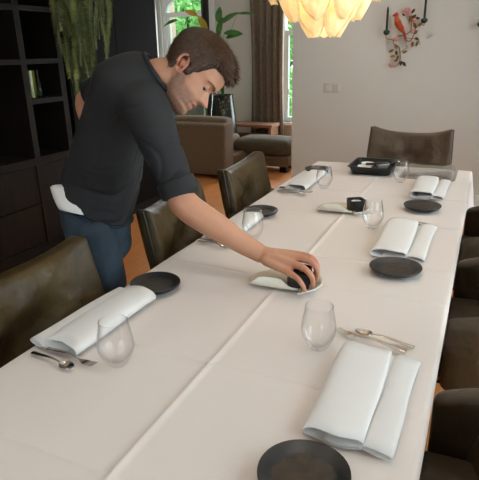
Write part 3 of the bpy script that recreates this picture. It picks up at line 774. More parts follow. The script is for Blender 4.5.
def make_napkin(seed, L, W=0.165, hs=1.0):
    # a linen square folded into a soft roll with a second, lower fold beside it; runs along y
    pr = [(0.100, 0.012), (0.125, 0.0035), (0.155, 0.003), (0.1655, 0.010), (0.158, 0.019), (0.135, 0.0215), (0.116, 0.017),
          (0.106, 0.006), (0.085, 0.003), (0.030, 0.003), (0.006, 0.008), (0.000, 0.019), (0.010, 0.030), (0.035, 0.035), (0.075, 0.035), (0.102, 0.031),
          (0.1085, 0.022), (0.098, 0.014), (0.070, 0.010), (0.035, 0.009)]
    P = spline([(a / 0.165 * W, 0, 0.003 + (b - 0.003) * hs) for a, b in pr], 4); n = len(P)
    rr = random.Random(seed); ph = rr.uniform(0, 6)
    def fn(u, v):
        q = P[min(n - 1, int(round(u * (n - 1))))]; y = (v - 0.5) * L
        e = 1 + 0.10 * sin(v * 2.2 + ph) - 0.06 * abs(2 * v - 1)
        skew = 0.010 * (v - 0.5) * (1 if q.x > 0.11 * W / 0.165 else -0.4)
        return (q.x + skew + 0.002 * sin(v * 6 + q.x * 40), y + 0.004 * sin(q.x * 60 + ph), 0.0015 + q.z * e)
    return MB().sheet(fn, n - 1, 10, -0.0016)
def napkin(x0, x1, ya, yb, label, flip, seed, skew=0.0, hs=1.0):
    m = make_napkin(seed, yb - ya, x1 - x0, hs); o = m.build('napkin', 'napkin', angle=None)
    o.location = (x0 if not flip else x1, (ya + yb) / 2, CT)
    o.rotation_euler = (0, 0, skew + (pi if flip else 0))
    return tag(o, label, 'napkin', 'folded napkins at the settings')
napkin(0.728, 0.900, -2.580, -2.245, 'folded white napkin nearest the viewer, on the right beside fork and spoon', False, 1, 0.0, 0.68)
napkin(0.660, 0.845, -1.605, -1.225, 'folded white napkin behind the middle right plate', False, 2)
napkin(0.680, 0.842, -0.765, -0.385, 'folded white napkin behind the farthest right plate', False, 3)
napkin(-0.005, 0.150, -2.530, -2.195, 'folded white napkin on the left edge beside the near teaspoon', True, 4, -0.04)
napkin(0.022, 0.150, -1.66, -1.345, 'folded white napkin half hidden behind the man\'s forearm', True, 5)
napkin(0.025, 0.170, -0.83, -0.42, 'folded white napkin at the far left end by the dark plate', True, 6)

def make_glass():
    f = lambda a, z: 1 + 0.06 * max(0, 1 - z / 0.045) * cos(7 * a)
    out = [(0.018, 0.0), (0.0205, 0.002), (0.027, 0.012), (0.0355, 0.028), (0.0415, 0.043), (0.0435, 0.054), (0.0425, 0.064), (0.0395, 0.083), (0.036, 0.101), (0.0336, 0.116)]
    inn = [(0.0326, 0.116), (0.0349, 0.101), (0.0383, 0.083), (0.0412, 0.064), (0.0421, 0.054), (0.040, 0.043), (0.033, 0.029), (0.022, 0.015), (0.012, 0.011), (0.002, 0.0105)]
    m = MB().lathe(out + inn, 42, fn=f)
    m.tube([(0.0333 * cos(2 * pi * k / 42), 0.0333 * sin(2 * pi * k / 42), 0.1162) for k in range(43)], 0.0011, 8)
    return m
gl = None
for (x, y), lab in [((0.250, -2.512), 'stemless glass by the near left napkin'), ((0.666, -2.262), 'stemless glass left of the near right fork'),
                    ((0.605, -1.282), 'stemless glass between square black cup and middle right napkin'), ((0.591, -0.44), 'stemless glass in front of the black tray\'s right corner'),
                    ((0.239, -0.707), 'stemless glass beside the far left napkin'), ((0.202, -1.581), 'stemless glass just above the man\'s forearm')]:
    if gl is None: gl = make_glass().build('drinking_glass', 'glass'); o = gl
    else: o = gl.copy(); col.objects.link(o)
    o.location = (x, y, CT + 0.0005); o.rotation_euler = (0, 0, x * 20); tag(o, lab, 'glass', 'stemless drinking glasses')

def make_spoon():
    s = empty('teaspoon')
    pth = spline([(-0.072, 0, 0.004), (-0.05, 0, 0.006), (-0.01, 0, 0.010), (0.022, 0, 0.010), (0.036, 0, 0.006)], 6); n = len(pth)
    MB().tube(pth, [lerp(0.0082, 0.0026, min(1, (i / n) * 1.4)) for i in range(n)], 10, flat=[lerp(0.35, 0.7, i / n) for i in range(n)], up=(0, 0, 1)).build('handle', 'steel', s)
    def bowl(u, v):
        a = 2 * pi * u; r = v; x = 0.055 + 0.023 * r * cos(a) * (1 + 0.12 * cos(a)); y = 0.0155 * r * sin(a)
        return (x, y, 0.0015 + 0.006 * r * r)
    MB().sheet(lambda u, v: bowl(u, 0.02 + 0.98 * v), 28, 7, 0.001).build('bowl', 'steel', s)
    return s
def make_fork():
    s = empty('fork')
    pth = spline([(-0.085, 0, 0.004), (-0.06, 0, 0.007), (-0.01, 0, 0.012), (0.025, 0, 0.009), (0.040, 0, 0.006)], 6); n = len(pth)
    MB().tube(pth, [lerp(0.0085, 0.0028, min(1, (i / n) * 1.4)) for i in range(n)], 10, flat=[lerp(0.35, 0.7, i / n) for i in range(n)], up=(0, 0, 1)).build('handle', 'steel', s)
    MB().rbox((0.024, 0.020, 0.0022), 0.001, 6, lambda q: (q.x + 0.047, q.y * (0.55 + 0.45 * sstep(-0.012, 0.004, q.x)), q.z + 0.0055 - 40 * (q.y ** 2) * 0 + 6 * (q.x) ** 2)).build('head', 'steel', s)
    for k in range(4):
        y = (k - 1.5) * 0.0056
        MB().tube(spline([(0.056, y, 0.0060), (0.070, y, 0.0065), (0.086, y, 0.0105)], 4), [0.0018 - 0.0001 * i for i in range(9)], 6).build('tine', 'steel', s)
    return s
spoon0, fork0 = make_spoon(), make_fork()
def cutlery(kind, a, b, label, first=False, dz=0.0):
    src = spoon0 if kind == 'spoon' else fork0
    o = src if first else copy_tree(src)
    a, b = Vector(a), Vector(b); d = b - a; o.location = ((a.x + b.x) / 2, (a.y + b.y) / 2, CT + dz); o.rotation_euler = (0, 0, math.atan2(d.y, d.x))
    base = 0.155 if kind == 'spoon' else 0.171
    s = max(0.8, min(1.12, d.length / base)); o.scale = (s, s, s)
    tag(o, label, 'spoon' if kind == 'spoon' else 'fork', 'teaspoons at the settings' if kind == 'spoon' else 'forks at the settings')
cutlery('spoon', (0.020, -2.553), (0.166, -2.572), 'teaspoon at the lower left, on the open cloth by the table edge', True)
cutlery('fork', (0.050, -2.527), (0.212, -2.546), 'fork between near left napkin and teaspoon', True, 0.002)
cutlery('fork', (0.867, -2.210), (0.690, -2.170), 'fork across the far end of the near right napkin', dz=0.002)
cutlery('spoon', (0.888, -2.178), (0.735, -2.148), 'teaspoon behind the near right fork')
cutlery('spoon', (0.012, -1.688), (0.160, -1.712), 'teaspoon half under the man\'s forearm')
cutlery('fork', (0.020, -1.675), (0.185, -1.690), 'fork half under the man\'s forearm', dz=0.006)
cutlery('fork', (0.842, -1.215), (0.668, -1.180), 'fork behind the middle right napkin')
cutlery('spoon', (0.850, -1.185), (0.690, -1.155), 'teaspoon behind the middle right napkin')
cutlery('fork', (0.830, -0.365), (0.660, -0.335), 'fork behind the farthest right napkin')
cutlery('spoon', (0.835, -0.335), (0.680, -0.305), 'teaspoon under the clear plastic lid\'s near edge')
cutlery('spoon', (0.035, -0.862), (0.190, -0.872), 'teaspoon in front of the far left napkin')
cutlery('fork', (0.050, -0.842), (0.215, -0.835), 'fork in front of the far left napkin and glass')

def make_dish():
    # round porcelain sheet lying flat, its front edge turned up and over on the left
    def fn(u, v):
        a = 2 * pi * u; r = 0.116 * (0.02 + 0.98 * v); x, y = r * cos(a), r * sin(a) * 0.90
        fold = max(0, -y - 0.036) * sstep(0.060, -0.030, x)
        z = 0.0; yy = y
        if fold > 0:
            R = 0.022; t = min(fold / R, 2.2); yy = -0.036 - R * sin(t); z = R * (1 - cos(t))
        rim = sstep(0.090, 0.116, r)
        z += rim * 0.010 * sstep(0.0, 0.09, x) + 0.003 * rim
        return (x, yy, z + 0.0045)
    return MB().sheet(fn, 56, 16, 0.0038)
d0 = make_dish().build('folded_dish', ['porcelain', 'beigeglaze'], angle=None)
for k in range(1, 2 * 56 * 16, 2): d0.data.polygons[k].material_index = 1; d0.location = (0.466, -1.940, CT + 0.0005); d0.rotation_euler = (0, 0, 0.06)
tag(d0, 'matte white porcelain dish with a turned-up edge under the man\'s hand', 'dish', 'folded porcelain dishes')
d1 = d0.copy(); col.objects.link(d1); d1.location = (0.436, -1.085, CT + 0.0005); d1.rotation_euler = (0, 0, 0.05)
tag(d1, 'matte white porcelain dish with a turned-up edge beneath the square black cup', 'dish', 'folded porcelain dishes')

def make_cup():
    c = empty('square_cup')
    m = MB(); hs = 0.036
    def sq(s, z, r=0.3):
        out = []
        for k in range(32):
            a = 2 * pi * k / 32 + pi / 4; e = 0.28
            out.append(V(s * math.copysign(abs(cos(a)) ** e, cos(a)), s * math.copysign(abs(sin(a)) ** e, sin(a)), z))
        return out
    m.loft([sq(0.030, 0), sq(0.034, 0.003), sq(0.036, 0.03), sq(0.037, 0.052), sq(0.0345, 0.0535), sq(0.032, 0.051), sq(0.031, 0.030), sq(0.02, 0.028)])
    m.build('body', 'blackcup', c)
    return c
c0 = make_cup(); c0.location = (0.492, -1.078, CT + 0.0058); c0.rotation_euler = (0, 0, 0.55)
tag(c0, 'square black ceramic cup holding a white candle on the far dish', 'cup', 'square black cups')
tl = tag(empty('tealight', (0.492, -1.078, CT + 0.0365)), 'small white tealight set inside the square black cup', 'candle')
MB().lathe([(0.021, 0), (0.022, 0.002), (0.022, 0.014), (0.019, 0.0145), (0.002, 0.014)], 20).build('wax', 'white', tl)
MB().tube([(0, 0, 0.013), (0.001, 0, 0.021)], 0.001, 5).build('wick', 'blackcup', tl)
c1 = copy_tree(c0); c1.location = (0.508, -1.948, CT + 0.0145); c1.scale = (0.97, 0.97, 1.0); c1.rotation_euler = (0.10, 0.16, 0.35)
tag(c1, 'black ceramic cup gripped from above by the man\'s hand', 'cup', 'square black cups')

# black tray with three small dishes and tongs
tr = tag(empty('serving_tray', (0.400, -0.185, CT)), 'black plastic tray of small white bowls near the table\'s far end', 'tray')
def rrect(hx, hy, r, z, n=6):
    out = []
    for (sx, sy, a0) in ((1, 1, 0), (-1, 1, pi / 2), (-1, -1, pi), (1, -1, 3 * pi / 2)):
        for k in range(n):
            a = a0 + pi / 2 * k / (n - 1); out.append(V(sx * (hx - r) + r * cos(a), sy * (hy - r) + r * sin(a), z))
    return out
MB().loft([rrect(0.105, 0.125, 0.02, 0), rrect(0.110, 0.130, 0.022, 0.004), rrect(0.122, 0.144, 0.025, 0.040), rrect(0.132, 0.154, 0.028, 0.042), rrect(0.132, 0.154, 0.028, 0.046),
           rrect(0.120, 0.142, 0.025, 0.046), rrect(0.107, 0.127, 0.02, 0.006), rrect(0.05, 0.06, 0.02, 0.005)]).build('tray_body', 'blackplastic', tr)
wb0 = None
for (x, y, lab) in ((0.352, -0.245, 'small white bowl nearest the tray\'s front edge'), (0.355, -0.150, 'small white bowl at the tray\'s left back'), (0.445, -0.150, 'small white bowl at the tray\'s right back')):
    if wb0 is None: wb0 = MB().lathe([(0.020, 0), (0.024, 0.002), (0.036, 0.018), (0.040, 0.030), (0.038, 0.031), (0.033, 0.018), (0.02, 0.007), (0.002, 0.006)], 28).build('small_bowl', 'white'); o = wb0
    else: o = wb0.copy(); col.objects.link(o)
    o.location = (x, y, CT + 0.0065); tag(o, lab, 'bowl', 'small white bowls in the tray')
br = tag(empty('serving_brush', (0.43, -0.215, CT + 0.048)), 'black handled brush laid diagonally across the tray', 'brush')
MB().tube(spline([(-0.07, -0.03, 0.0), (0.0, -0.01, 0.004), (0.05, 0.03, 0.004)], 5), [0.007] * 11, 8).build('handle', 'blackplastic', br)
MB().rbox((0.05, 0.03, 0.018), 0.006, 4).xf(Matrix.Translation((0.075, 0.052, 0.008)) @ Matrix.Rotation(0.7, 4, 'Z')).build('bristles', 'stoneware', br)

ld = tag(empty('plastic_lid', (0.715, -0.175, CT)), 'clear plastic lid lying right of the black tray', 'lid')
MB().loft([rrect(0.148, 0.165, 0.03, 0.0), rrect(0.150, 0.167, 0.03, 0.002), rrect(0.136, 0.153, 0.03, 0.004), rrect(0.130, 0.147, 0.03, 0.030), rrect(0.120, 0.137, 0.03, 0.034), rrect(0.05, 0.06, 0.02, 0.034),
           ]).build('lid_shell', 'plastic', ld)

# ------------------------------------------------------------------ chandelier
def chandelier():
    c = tag(empty('chandelier', (0.425, -1.45, H)), 'warm chandelier of overlapping amber glass leaves above the table', 'chandelier')
    MB().lathe([(0.06, 0.0), (0.065, -0.01), (0.055, -0.03), (0.012, -0.035)], 24).build('ceiling_rose', 'lampbrass', c)
    MB().tube([(0, 0, -0.03), (0, 0, -0.98)], 0.008, 10).build('rod', 'lampbrass', c)
    def petal(L, W):
        def fn(u, v):
            s = 2 * v - 1; t = 1 - (1 - u) ** 2.2
            w = W / 2 * max(0.0, 1 - abs((t - 0.58) / 0.58 if t < 0.58 else (t - 0.58) / 0.42) ** 1.75) ** 0.72
            w = max(w, 0.018 * (1 - t))
            return (0.022 * (1 - s * s) - 0.004 + 0.028 * sin(t * pi) - 0.012 * t, s * w, -L * t)
        m = MB().sheet(fn, 16, 8, 0.004)
        edge = [Vector(fn(k / 20, 0)) for k in range(21)] + [Vector(fn(k / 20, 1)) for k in range(20, -1, -1)]
        m.tube(edge, 0.0030, 6); return m
    pm = petal(0.215, 0.112).mesh('glass_leaf', 'lampglass', angle=None)
    tiers = [(0.075, 5, -1.050, -0.663), (0.140, 8, -0.998, 0.05), (0.200, 10, -0.940, 0.32), (0.26, 13, -0.860, 0.0)]
    for (r, n, z, ph) in tiers:
        ring = [(r * cos(2 * pi * k / 32), r * sin(2 * pi * k / 32), z + 0.004) for k in range(33)]
        MB().tube(ring, 0.004, 6).build('ring', 'lampbrass', c)
        for k in range(3):
            a = 2 * pi * k / 3 + ph; MB().tube([(0, 0, z + 0.03 if r > 0.05 else z), (r * cos(a), r * sin(a), z + 0.004)], 0.003, 6).build('spoke', 'lampbrass', c)
        for k in range(n):
            a = 2 * pi * k / n + ph
            o = bpy.data.objects.new('glass_leaf', pm); col.objects.link(o); o.parent = c
            o.location = (r * cos(a), r * sin(a), z); o.rotation_euler = (0, 0.10, a)
    for k in range(4):
        a = 2 * pi * k / 4 + 0.5; p = (0.085 * cos(a), 0.085 * sin(a), -1.0)
        MB().ball(p, 0.020, 12, 8).build('bulb', 'bulb', c)
        ld_ = bpy.data.lights.new('bulb_light', 'POINT'); ld_.energy = 1.9; ld_.color = (1.0, 0.90, 0.74); ld_.shadow_soft_size = 0.03
        lo = bpy.data.objects.new('bulb_light', ld_); col.objects.link(lo); lo.parent = c; lo.location = (p[0] * 1.0, p[1] * 1.0, -0.955)
chandelier()

# recessed ceiling downlights over the table and the far wall
dl0 = None
for (x, y, lab) in ((0.0, -2.5, 'recessed downlight over the near left of the table'), (0.93, -2.5, 'recessed downlight over the near right of the table'), (0.0, -0.55, 'recessed downlight over the far left of the table'),
                    (0.93, -0.55, 'recessed downlight over the far right of the table'), (-0.05, 1.0, 'recessed downlight washing the bird sconce wall')):
    if dl0 is None:
        d = dl0 = empty('ceiling_downlight')
        MB().lathe([(0.036, -0.001), (0.036, -0.006), (0.048, -0.006), (0.050, -0.001)], 28).build('trim_ring', 'frame', d)
        MB().lathe([(0.002, -0.0015), (0.035, -0.0015), (0.035, -0.003), (0.002, -0.003)], 24).build('lens', 'bulb', d)
    else: d = copy_tree(dl0)
    d.location = (x, y, H); tag(d, lab, 'downlight', 'recessed ceiling downlights')
    sl = bpy.data.lights.new('downlight_beam', 'SPOT'); sl.energy = 8 if y < 1 else 20; sl.color = (1.0, 0.88, 0.74); sl.spot_size = radians(95 if y < 1 else 130); sl.spot_blend = 0.9; sl.shadow_soft_size = 0.035
    so = bpy.data.objects.new('downlight_beam', sl); col.objects.link(so); so.parent = d; so.location = (0, 0, -0.02)

# ------------------------------------------------------------------ wall things
sw = tag(empty('light_switch', (-0.422, WY, 1.094)), 'double rocker light switch on the plaster wall', 'light switch')
MB().rbox((0.165, 0.010, 0.088), 0.004, 3).xf(Matrix.Translation((0, -0.005, 0))).build('frame', 'switch', sw)
for x in (-0.036, 0.036): MB().rbox((0.066, 0.008, 0.066), 0.003, 3).xf(Matrix.Translation((x, -0.0125, 0))).build('rocker', 'switch', sw)

def sconce():
    # origin at the wall behind the bird; x right, -y into the room
    s = empty('wall_sconce'); Y = -0.045
    def stem(pts, r=0.004): MB().tube(spline([(x, y, z) for x, y, z in pts], 6), r, 7).build('stem', 'brass', s)
    stem([(0.045, -0.01, 0.06), (0.060, Y, 0.0), (0.050, Y, -0.05), (0.00, Y, -0.075), (-0.055, Y, -0.085), (-0.085, Y, -0.115), (-0.075, Y, -0.15), (-0.035, Y, -0.17), (-0.020, Y, -0.22), (-0.015, Y, -0.28), (-0.030, Y, -0.325), (-0.062, Y, -0.345)])
    stem([(0.0, Y, -0.075), (0.02, Y, -0.115), (0.06, Y, -0.125), (0.085, Y, -0.08), (0.10, Y, -0.02), (0.135, Y - 0.02, 0.005), (0.168, Y - 0.03, 0.000), (0.168, Y - 0.03, 0.018)])
    stem([(-0.085, Y, -0.115), (-0.12, Y - 0.02, -0.105), (-0.145, Y - 0.03, -0.10), (-0.146, Y - 0.03, -0.068)])
    stem([(0.02, Y, -0.10), (0.10, Y, -0.11), (0.14, Y, -0.13), (0.145, Y, -0.16)], 0.0025)
    stem([(-0.02, Y, -0.22), (0.01, Y, -0.20), (0.035, Y, -0.18)], 0.0025)
    stem([(0.06, Y, 0.0), (0.055, Y, 0.08), (0.035, Y, 0.12)], 0.003)
    def leaf(x, z, ang, L, W, mt):
        m = MB(); leaf_blade(m, (x, Y - 0.004, z), (cos(ang), -0.15, sin(ang)), (0, -1, 0.1), L, W, 0.2, 6, 0.002); m.build('leaf', mt, s)
    for (x, z, a, L, W, g) in [(-0.075, -0.195, 3.6, 0.05, 0.014, 1), (-0.045, -0.185, 2.2, 0.045, 0.016, 1), (-0.055, -0.205, 5.0, 0.04, 0.014, 0), (-0.055, -0.25, 3.2, 0.05, 0.013, 1), (-0.03, -0.245, 4.4, 0.04, 0.014, 1),
                               (-0.030, -0.28, 3.5, 0.04, 0.013, 1), (0.002, -0.225, 0.4, 0.045, 0.014, 1), (0.010, -0.30, 5.4, 0.05, 0.016, 0), (0.0, -0.29, 4.5, 0.045, 0.015, 0),
                               (0.10, -0.02, 2.0, 0.05, 0.016, 1), (0.115, -0.005, 0.6, 0.05, 0.016, 1), (0.085, -0.07, 0.8, 0.045, 0.016, 1), (0.10, -0.10, 5.8, 0.04, 0.014, 0), (0.13, -0.125, 4.4, 0.05, 0.014, 1),
                               (0.085, -0.13, 4.6, 0.05, 0.014, 1), (0.06, 0.06, 0.7, 0.045, 0.014, 0), (0.055, 0.10, 1.0, 0.045, 0.013, 0), (0.0, 0.085, 2.6, 0.03, 0.011, 0), (0.075, 0.055, 0.1, 0.055, 0.016, 0)]:
        leaf(x, z, a, L, W, 'goldleaf' if g else 'darkleaf')
    def flower(x, z, r, mt='pink'):
        f = None
        for k in range(6):
            a = 2 * pi * k / 6; m = MB().ball((x + cos(a) * r * 0.5, Y - 0.012, z + sin(a) * r * 0.5), r * 0.55, 8, 6, (1, 0.5, 1)); m.build('petal', mt, s)
        MB().ball((x, Y - 0.020, z), r * 0.4, 8, 6).build('flower_centre', mt, s)
    flower(0.018, 0.118, 0.034); flower(-0.062, -0.105, 0.024); flower(-0.085, -0.325, 0.024); flower(0.075, -0.045, 0.020); flower(0.085, 0.045, 0.018)
    MB().ball((0.035, Y - 0.01, -0.165), 0.010, 8, 6).build('bud', 'pink', s)
    # the bird
    ax = [(-0.070, Y - 0.03, 0.088), (-0.066, Y - 0.032, 0.065), (-0.052, Y - 0.035, 0.030), (-0.028, Y - 0.035, -0.012), (0.006, Y - 0.03, -0.055)]
    P = spline(ax, 4); MB().tube(P, [interp([(0, 0.012), (4, 0.018), (8, 0.030), (12, 0.026), (16, 0.010)], i) for i in range(len(P))], 12).build('bird_body', 'orange', s)
    MB().ball((-0.071, Y - 0.03, 0.094), 0.020, 12, 8).build('bird_head', 'red', s)
    MB().tube([(-0.085, Y - 0.035, 0.094), (-0.097, Y - 0.04, 0.088), (-0.098, Y - 0.04, 0.078)], [0.008, 0.005, 0.001], 8).build('beak', 'darkleaf', s)
    for k, dx in enumerate((-0.006, 0.002, 0.010)):
        MB().tube([(0.0 + dx, Y - 0.03, -0.045), (0.018 + dx, Y - 0.025, -0.10), (0.030 + dx * 0.6, Y - 0.02, -0.155 + 0.012 * k)], [0.009, 0.008, 0.002], 8, flat=[0.5] * 3).build('tail_feather', 'orange', s)
    for k in range(4):
        m = MB(); leaf_blade(m, (-0.050 + 0.008 * k, Y - 0.062, 0.045 - 0.010 * k), (0.62, 0.1, -0.85), (0, -1, 0.1), 0.085 - 0.008 * k, 0.014, 0.1, 6, 0.003); m.build('wing_feather', 'orange', s)
    for (x, z) in ((-0.146, -0.068), (0.168, 0.018)):
        q = (x, Y - 0.03, z)
        MB().lathe([(0.008, -0.004), (0.020, 0.004), (0.027, 0.018), (0.026, 0.030), (0.019, 0.038), (0.015, 0.0385), (0.0115, 0.034), (0.002, 0.030)], 20, c=q, fn=lambda a, zz: 1 + 0.05 * cos(8 * a)).build('candle_cup', 'greencup', s)
    MB().box((0.045, -0.005, 0.06), (0.03, 0.010, 0.05)).build('wall_plate', 'brass', s, smooth=False)
    return s
s0 = sconce(); s0.location = (0.222, WY, 1.627); tag(s0, 'brass vine wall sconce with an orange bird and pink flowers', 'sconce', 'bird sconces on the wall')
s1 = copy_tree(s0); s1.location = (0.99, WY, 1.665); tag(s1, 'second bird sconce, only its green cup showing at the right border', 'sconce', 'bird sconces on the wall')
cd = MB().lathe([(0.0105, 0), (0.0105, 0.004), (0.0095, 0.17), (0.007, 0.19), (0.001, 0.205)], 14).mesh('candle', 'candle')
for (x, z, lab) in ((0.222 - 0.146, 1.627 - 0.068, 'dark taper candle on the left arm of the bird sconce'), (0.222 + 0.168, 1.627 + 0.018, 'dark taper candle on the right arm of the bird sconce')):
    o = bpy.data.objects.new('taper_candle', cd); col.objects.link(o); o.location = (x, WY - 0.075, z + 0.0305); tag(o, lab, 'candle', 'taper candles on the sconces')

# ------------------------------------------------------------------ the man
def fuse(mb, voxel, smooth=4, factor=0.5):
    me = mb.mesh('tmp', 'skin', smooth=False); o = bpy.data.objects.new('tmp', me); col.objects.link(o)
    r = o.modifiers.new('r', 'REMESH'); r.mode = 'VOXEL'; r.voxel_size = voxel; r.use_smooth_shade = True
    if smooth:
        s = o.modifiers.new('s', 'SMOOTH'); s.iterations = smooth; s.factor = factor
    dg = bpy.context.evaluated_depsgraph_get(); dg.update()
    out = bpy.data.meshes.new_from_object(o.evaluated_get(dg)); bpy.data.objects.remove(o)
    out.materials.clear(); out.polygons.foreach_set('use_smooth', [True] * len(out.polygons))
    return out
def ring3(c, h, l, n=28, e=2.3):
    c, h, l = Vector(c), Vector(h), Vector(l); out = []
    for k in range(n):
        a = 2 * pi * k / n; x, y = cos(a), sin(a)
        out.append(c + h * math.copysign(abs(x) ** (2 / e), x) + l * math.copysign(abs(y) ** (2 / e), y))
    return out
def dense(rs, n=4):
    C = spline([r[0] for r in rs], n); Hh = spline([r[1] for r in rs], n); L = spline([r[2] for r in rs], n)
    return list(zip(C, Hh, L))
def limb(mb, pr, n=4, seg=16):
    P = spline([p for p, r in pr], n); R = [v.x for v in spline([(r, 0, 0) for p, r in pr], n)]
    mb.capsule(P, R, seg)

TORSO = [((-0.350, -1.815, 0.925), (0.120, 0.024, -0.095), (0.047, -0.163, -0.011)),
         ((-0.325, -1.803, 0.999), (0.126, 0.037, -0.053), (0.050, -0.155, 0.008)),
         ((-0.275, -1.797, 1.109), (0.106, 0.029, -0.053), (0.057, -0.176, 0.009)),
         ((-0.226, -1.791, 1.210), (0.096, 0.020, -0.060), (0.058, -0.191, 0.014)),
         ((-0.168, -1.805, 1.288), (0.096, 0.016, -0.073), (0.055, -0.196, 0.022)),
         ((-0.121, -1.822, 1.337), (0.098, 0.015, -0.076), (0.049, -0.182, 0.026)),
         ((-0.069, -1.832, 1.369), (0.076, 0.007, -0.072), (0.036, -0.138, 0.025)),
         ((-0.027, -1.843, 1.382), (0.055, -0.001, -0.067), (0.024, -0.089, 0.021)),
         ((-0.003, -1.854, 1.382), (0.043, -0.004, -0.060), (0.020, -0.070, 0.019))]
HIPS = [((-0.357, -1.821, 0.905), (0.118, 0.031, -0.061), (0.043, -0.145, 0.012)),
        ((-0.340, -1.839, 0.836), (0.114, 0.032, -0.057), (0.046, -0.152, 0.011)),
        ((-0.322, -1.856, 0.770), (0.104, 0.032, -0.040), (0.050, -0.152, 0.007)),
        ((-0.318, -1.863, 0.725), (0.086, 0.027, -0.020), (0.050, -0.148, 0.007))]
SLEEVE_R = [((-0.099, -1.896, 1.330), 0.070), ((-0.020, -1.937, 1.297), 0.078), ((0.027, -1.959, 1.245), 0.074), ((0.069, -1.972, 1.162), 0.064), ((0.106, -1.977, 1.077), 0.056), ((0.124, -1.980, 1.038), 0.053)]
ARM_R = [((-0.023, -1.933, 1.297), 0.042), ((0.024, -1.955, 1.245), 0.040), ((0.075, -1.970, 1.138), 0.038), ((0.127, -1.983, 1.022), 0.045), ((0.154, -1.984, 0.989), 0.046), ((0.200, -1.973, 0.955), 0.045), ((0.257, -1.958, 0.918), 0.041), ((0.325, -1.946, 0.876), 0.034), ((0.385, -1.945, 0.850), 0.029)]
SLEEVE_L = [((-0.196, -1.707, 1.329), 0.070), ((-0.298, -1.671, 1.334), 0.068), ((-0.395, -1.642, 1.318), 0.060), ((-0.452, -1.635, 1.302), 0.054)]
ARM_L = [((-0.196, -1.707, 1.329), 0.055), ((-0.395, -1.642, 1.318), 0.048), ((-0.482, -1.640, 1.280), 0.044), ((-0.494, -1.643, 1.243), 0.041), ((-0.474, -1.640, 1.140), 0.036), ((-0.440, -1.655, 1.048), 0.028), ((-0.431, -1.679, 0.996), 0.028)]
NECK = [((-0.090, -1.850, 1.345), 0.060), ((-0.010, -1.854, 1.372), 0.060), ((0.045, -1.842, 1.380), 0.057), ((0.085, -1.822, 1.386), 0.055)]
HC = V(0.0945, -1.820, 1.3835); HF = V(0.676, 0.022, -0.738).normalized(); HL = V(0.396, -0.854, 0.337).normalized()
HL = (HL - HF * HL.dot(HF)).normalized(); HU = HL.cross(HF).normalized()
if HU.dot(V(0.623, 0.520, 0.586)) < 0: HU = -HU
HS = 1.03
def head_pt(f, l, u): return HC + (HF * f + HL * l + HU * u) * HS
def head_local(p):
    d = (p - HC) / HS; return d.dot(HF), d.dot(HL), d.dot(HU)
FR = [(-0.118, 0.050), (-0.112, 0.072), (-0.100, 0.084), (-0.090, 0.086), (-0.078, 0.079), (-0.070, 0.083), (-0.062, 0.081), (-0.055, 0.086), (-0.046, 0.084), (-0.036, 0.085), (-0.015, 0.084), (0.002, 0.083), (0.014, 0.086), (0.024, 0.094), (0.034, 0.095), (0.055, 0.094), (0.075, 0.084), (0.093, 0.066), (0.107, 0.038), (0.115, 0.012), (0.118, -0.005)]
BK = [(-0.118, 0.020), (-0.110, 0.005), (-0.095, -0.010), (-0.07, -0.030), (-0.045, -0.060), (-0.02, -0.080), (0.01, -0.094), (0.04, -0.100), (0.065, -0.098), (0.085, -0.085), (0.100, -0.064), (0.112, -0.036), (0.118, -0.015)]
WD = [(-0.118, 0.012), (-0.112, 0.024), (-0.100, 0.036), (-0.085, 0.048), (-0.06, 0.057), (-0.03, 0.064), (0.0, 0.069), (0.03, 0.073), (0.055, 0.0755), (0.08, 0.071), (0.100, 0.055), (0.112, 0.032), (0.118, 0.008)]
def head_ring(u, n=44, off=None):
    f, b, w = interp(FR, u), interp(BK, u), interp(WD, u); c = (f + b) / 2; a = (f - b) / 2; out = []
    for k in range(n):
        t = 2 * pi * k / n; x, y = cos(t), sin(t); e = 2 / 2.25
        pf = c + a * math.copysign(abs(x) ** e, x); pl = w * math.copysign(abs(y) ** e, y)
        if off is None:
            if x > 0:
                g = math.exp(-(pl / 0.0115) ** 2)
                nose = 0.0 if (u > 0.016 or u < -0.042) else (sstep(0.016, -0.030, u) if u > -0.030 else sstep(-0.042, -0.031, u))
                pf += 0.029 * nose * g
                gw = math.exp(-(pl / 0.020) ** 2) * math.exp(-((u + 0.032) / 0.010) ** 2); pf += 0.006 * gw
                for sg in (-1, 1):
                    d = math.exp(-(((pl - sg * 0.031) / 0.015) ** 2 + ((u - 0.004) / 0.011) ** 2)); pf -= 0.011 * d
                    d = math.exp(-(((pl - sg * 0.033) / 0.020) ** 2 + ((u - 0.025) / 0.007) ** 2)); pf += 0.004 * d
                lip = math.exp(-(pl / 0.022) ** 2)
                pf += lip * (0.006 * math.exp(-((u + 0.054) / 0.005) ** 2) + 0.005 * math.exp(-((u + 0.069) / 0.005) ** 2) - 0.006 * math.exp(-((u + 0.0615) / 0.0028) ** 2))
            out.append(head_pt(pf, pl, u))
        else:
            o = off(pf, pl, u, x); nx, ny = (x / max(a, 0.02)), (y / max(w, 0.02)); q = sqrt(nx * nx + ny * ny); top = sstep(0.05, 0.118, u)
            out.append(head_pt(pf + o * nx / q * (1 - 0.5 * top), pl + o * ny / q * (1 - 0.5 * top), u + o * (top * 0.9)))
    return out
us = [lerp(-0.118, 0.118, i / 64) for i in range(65)]

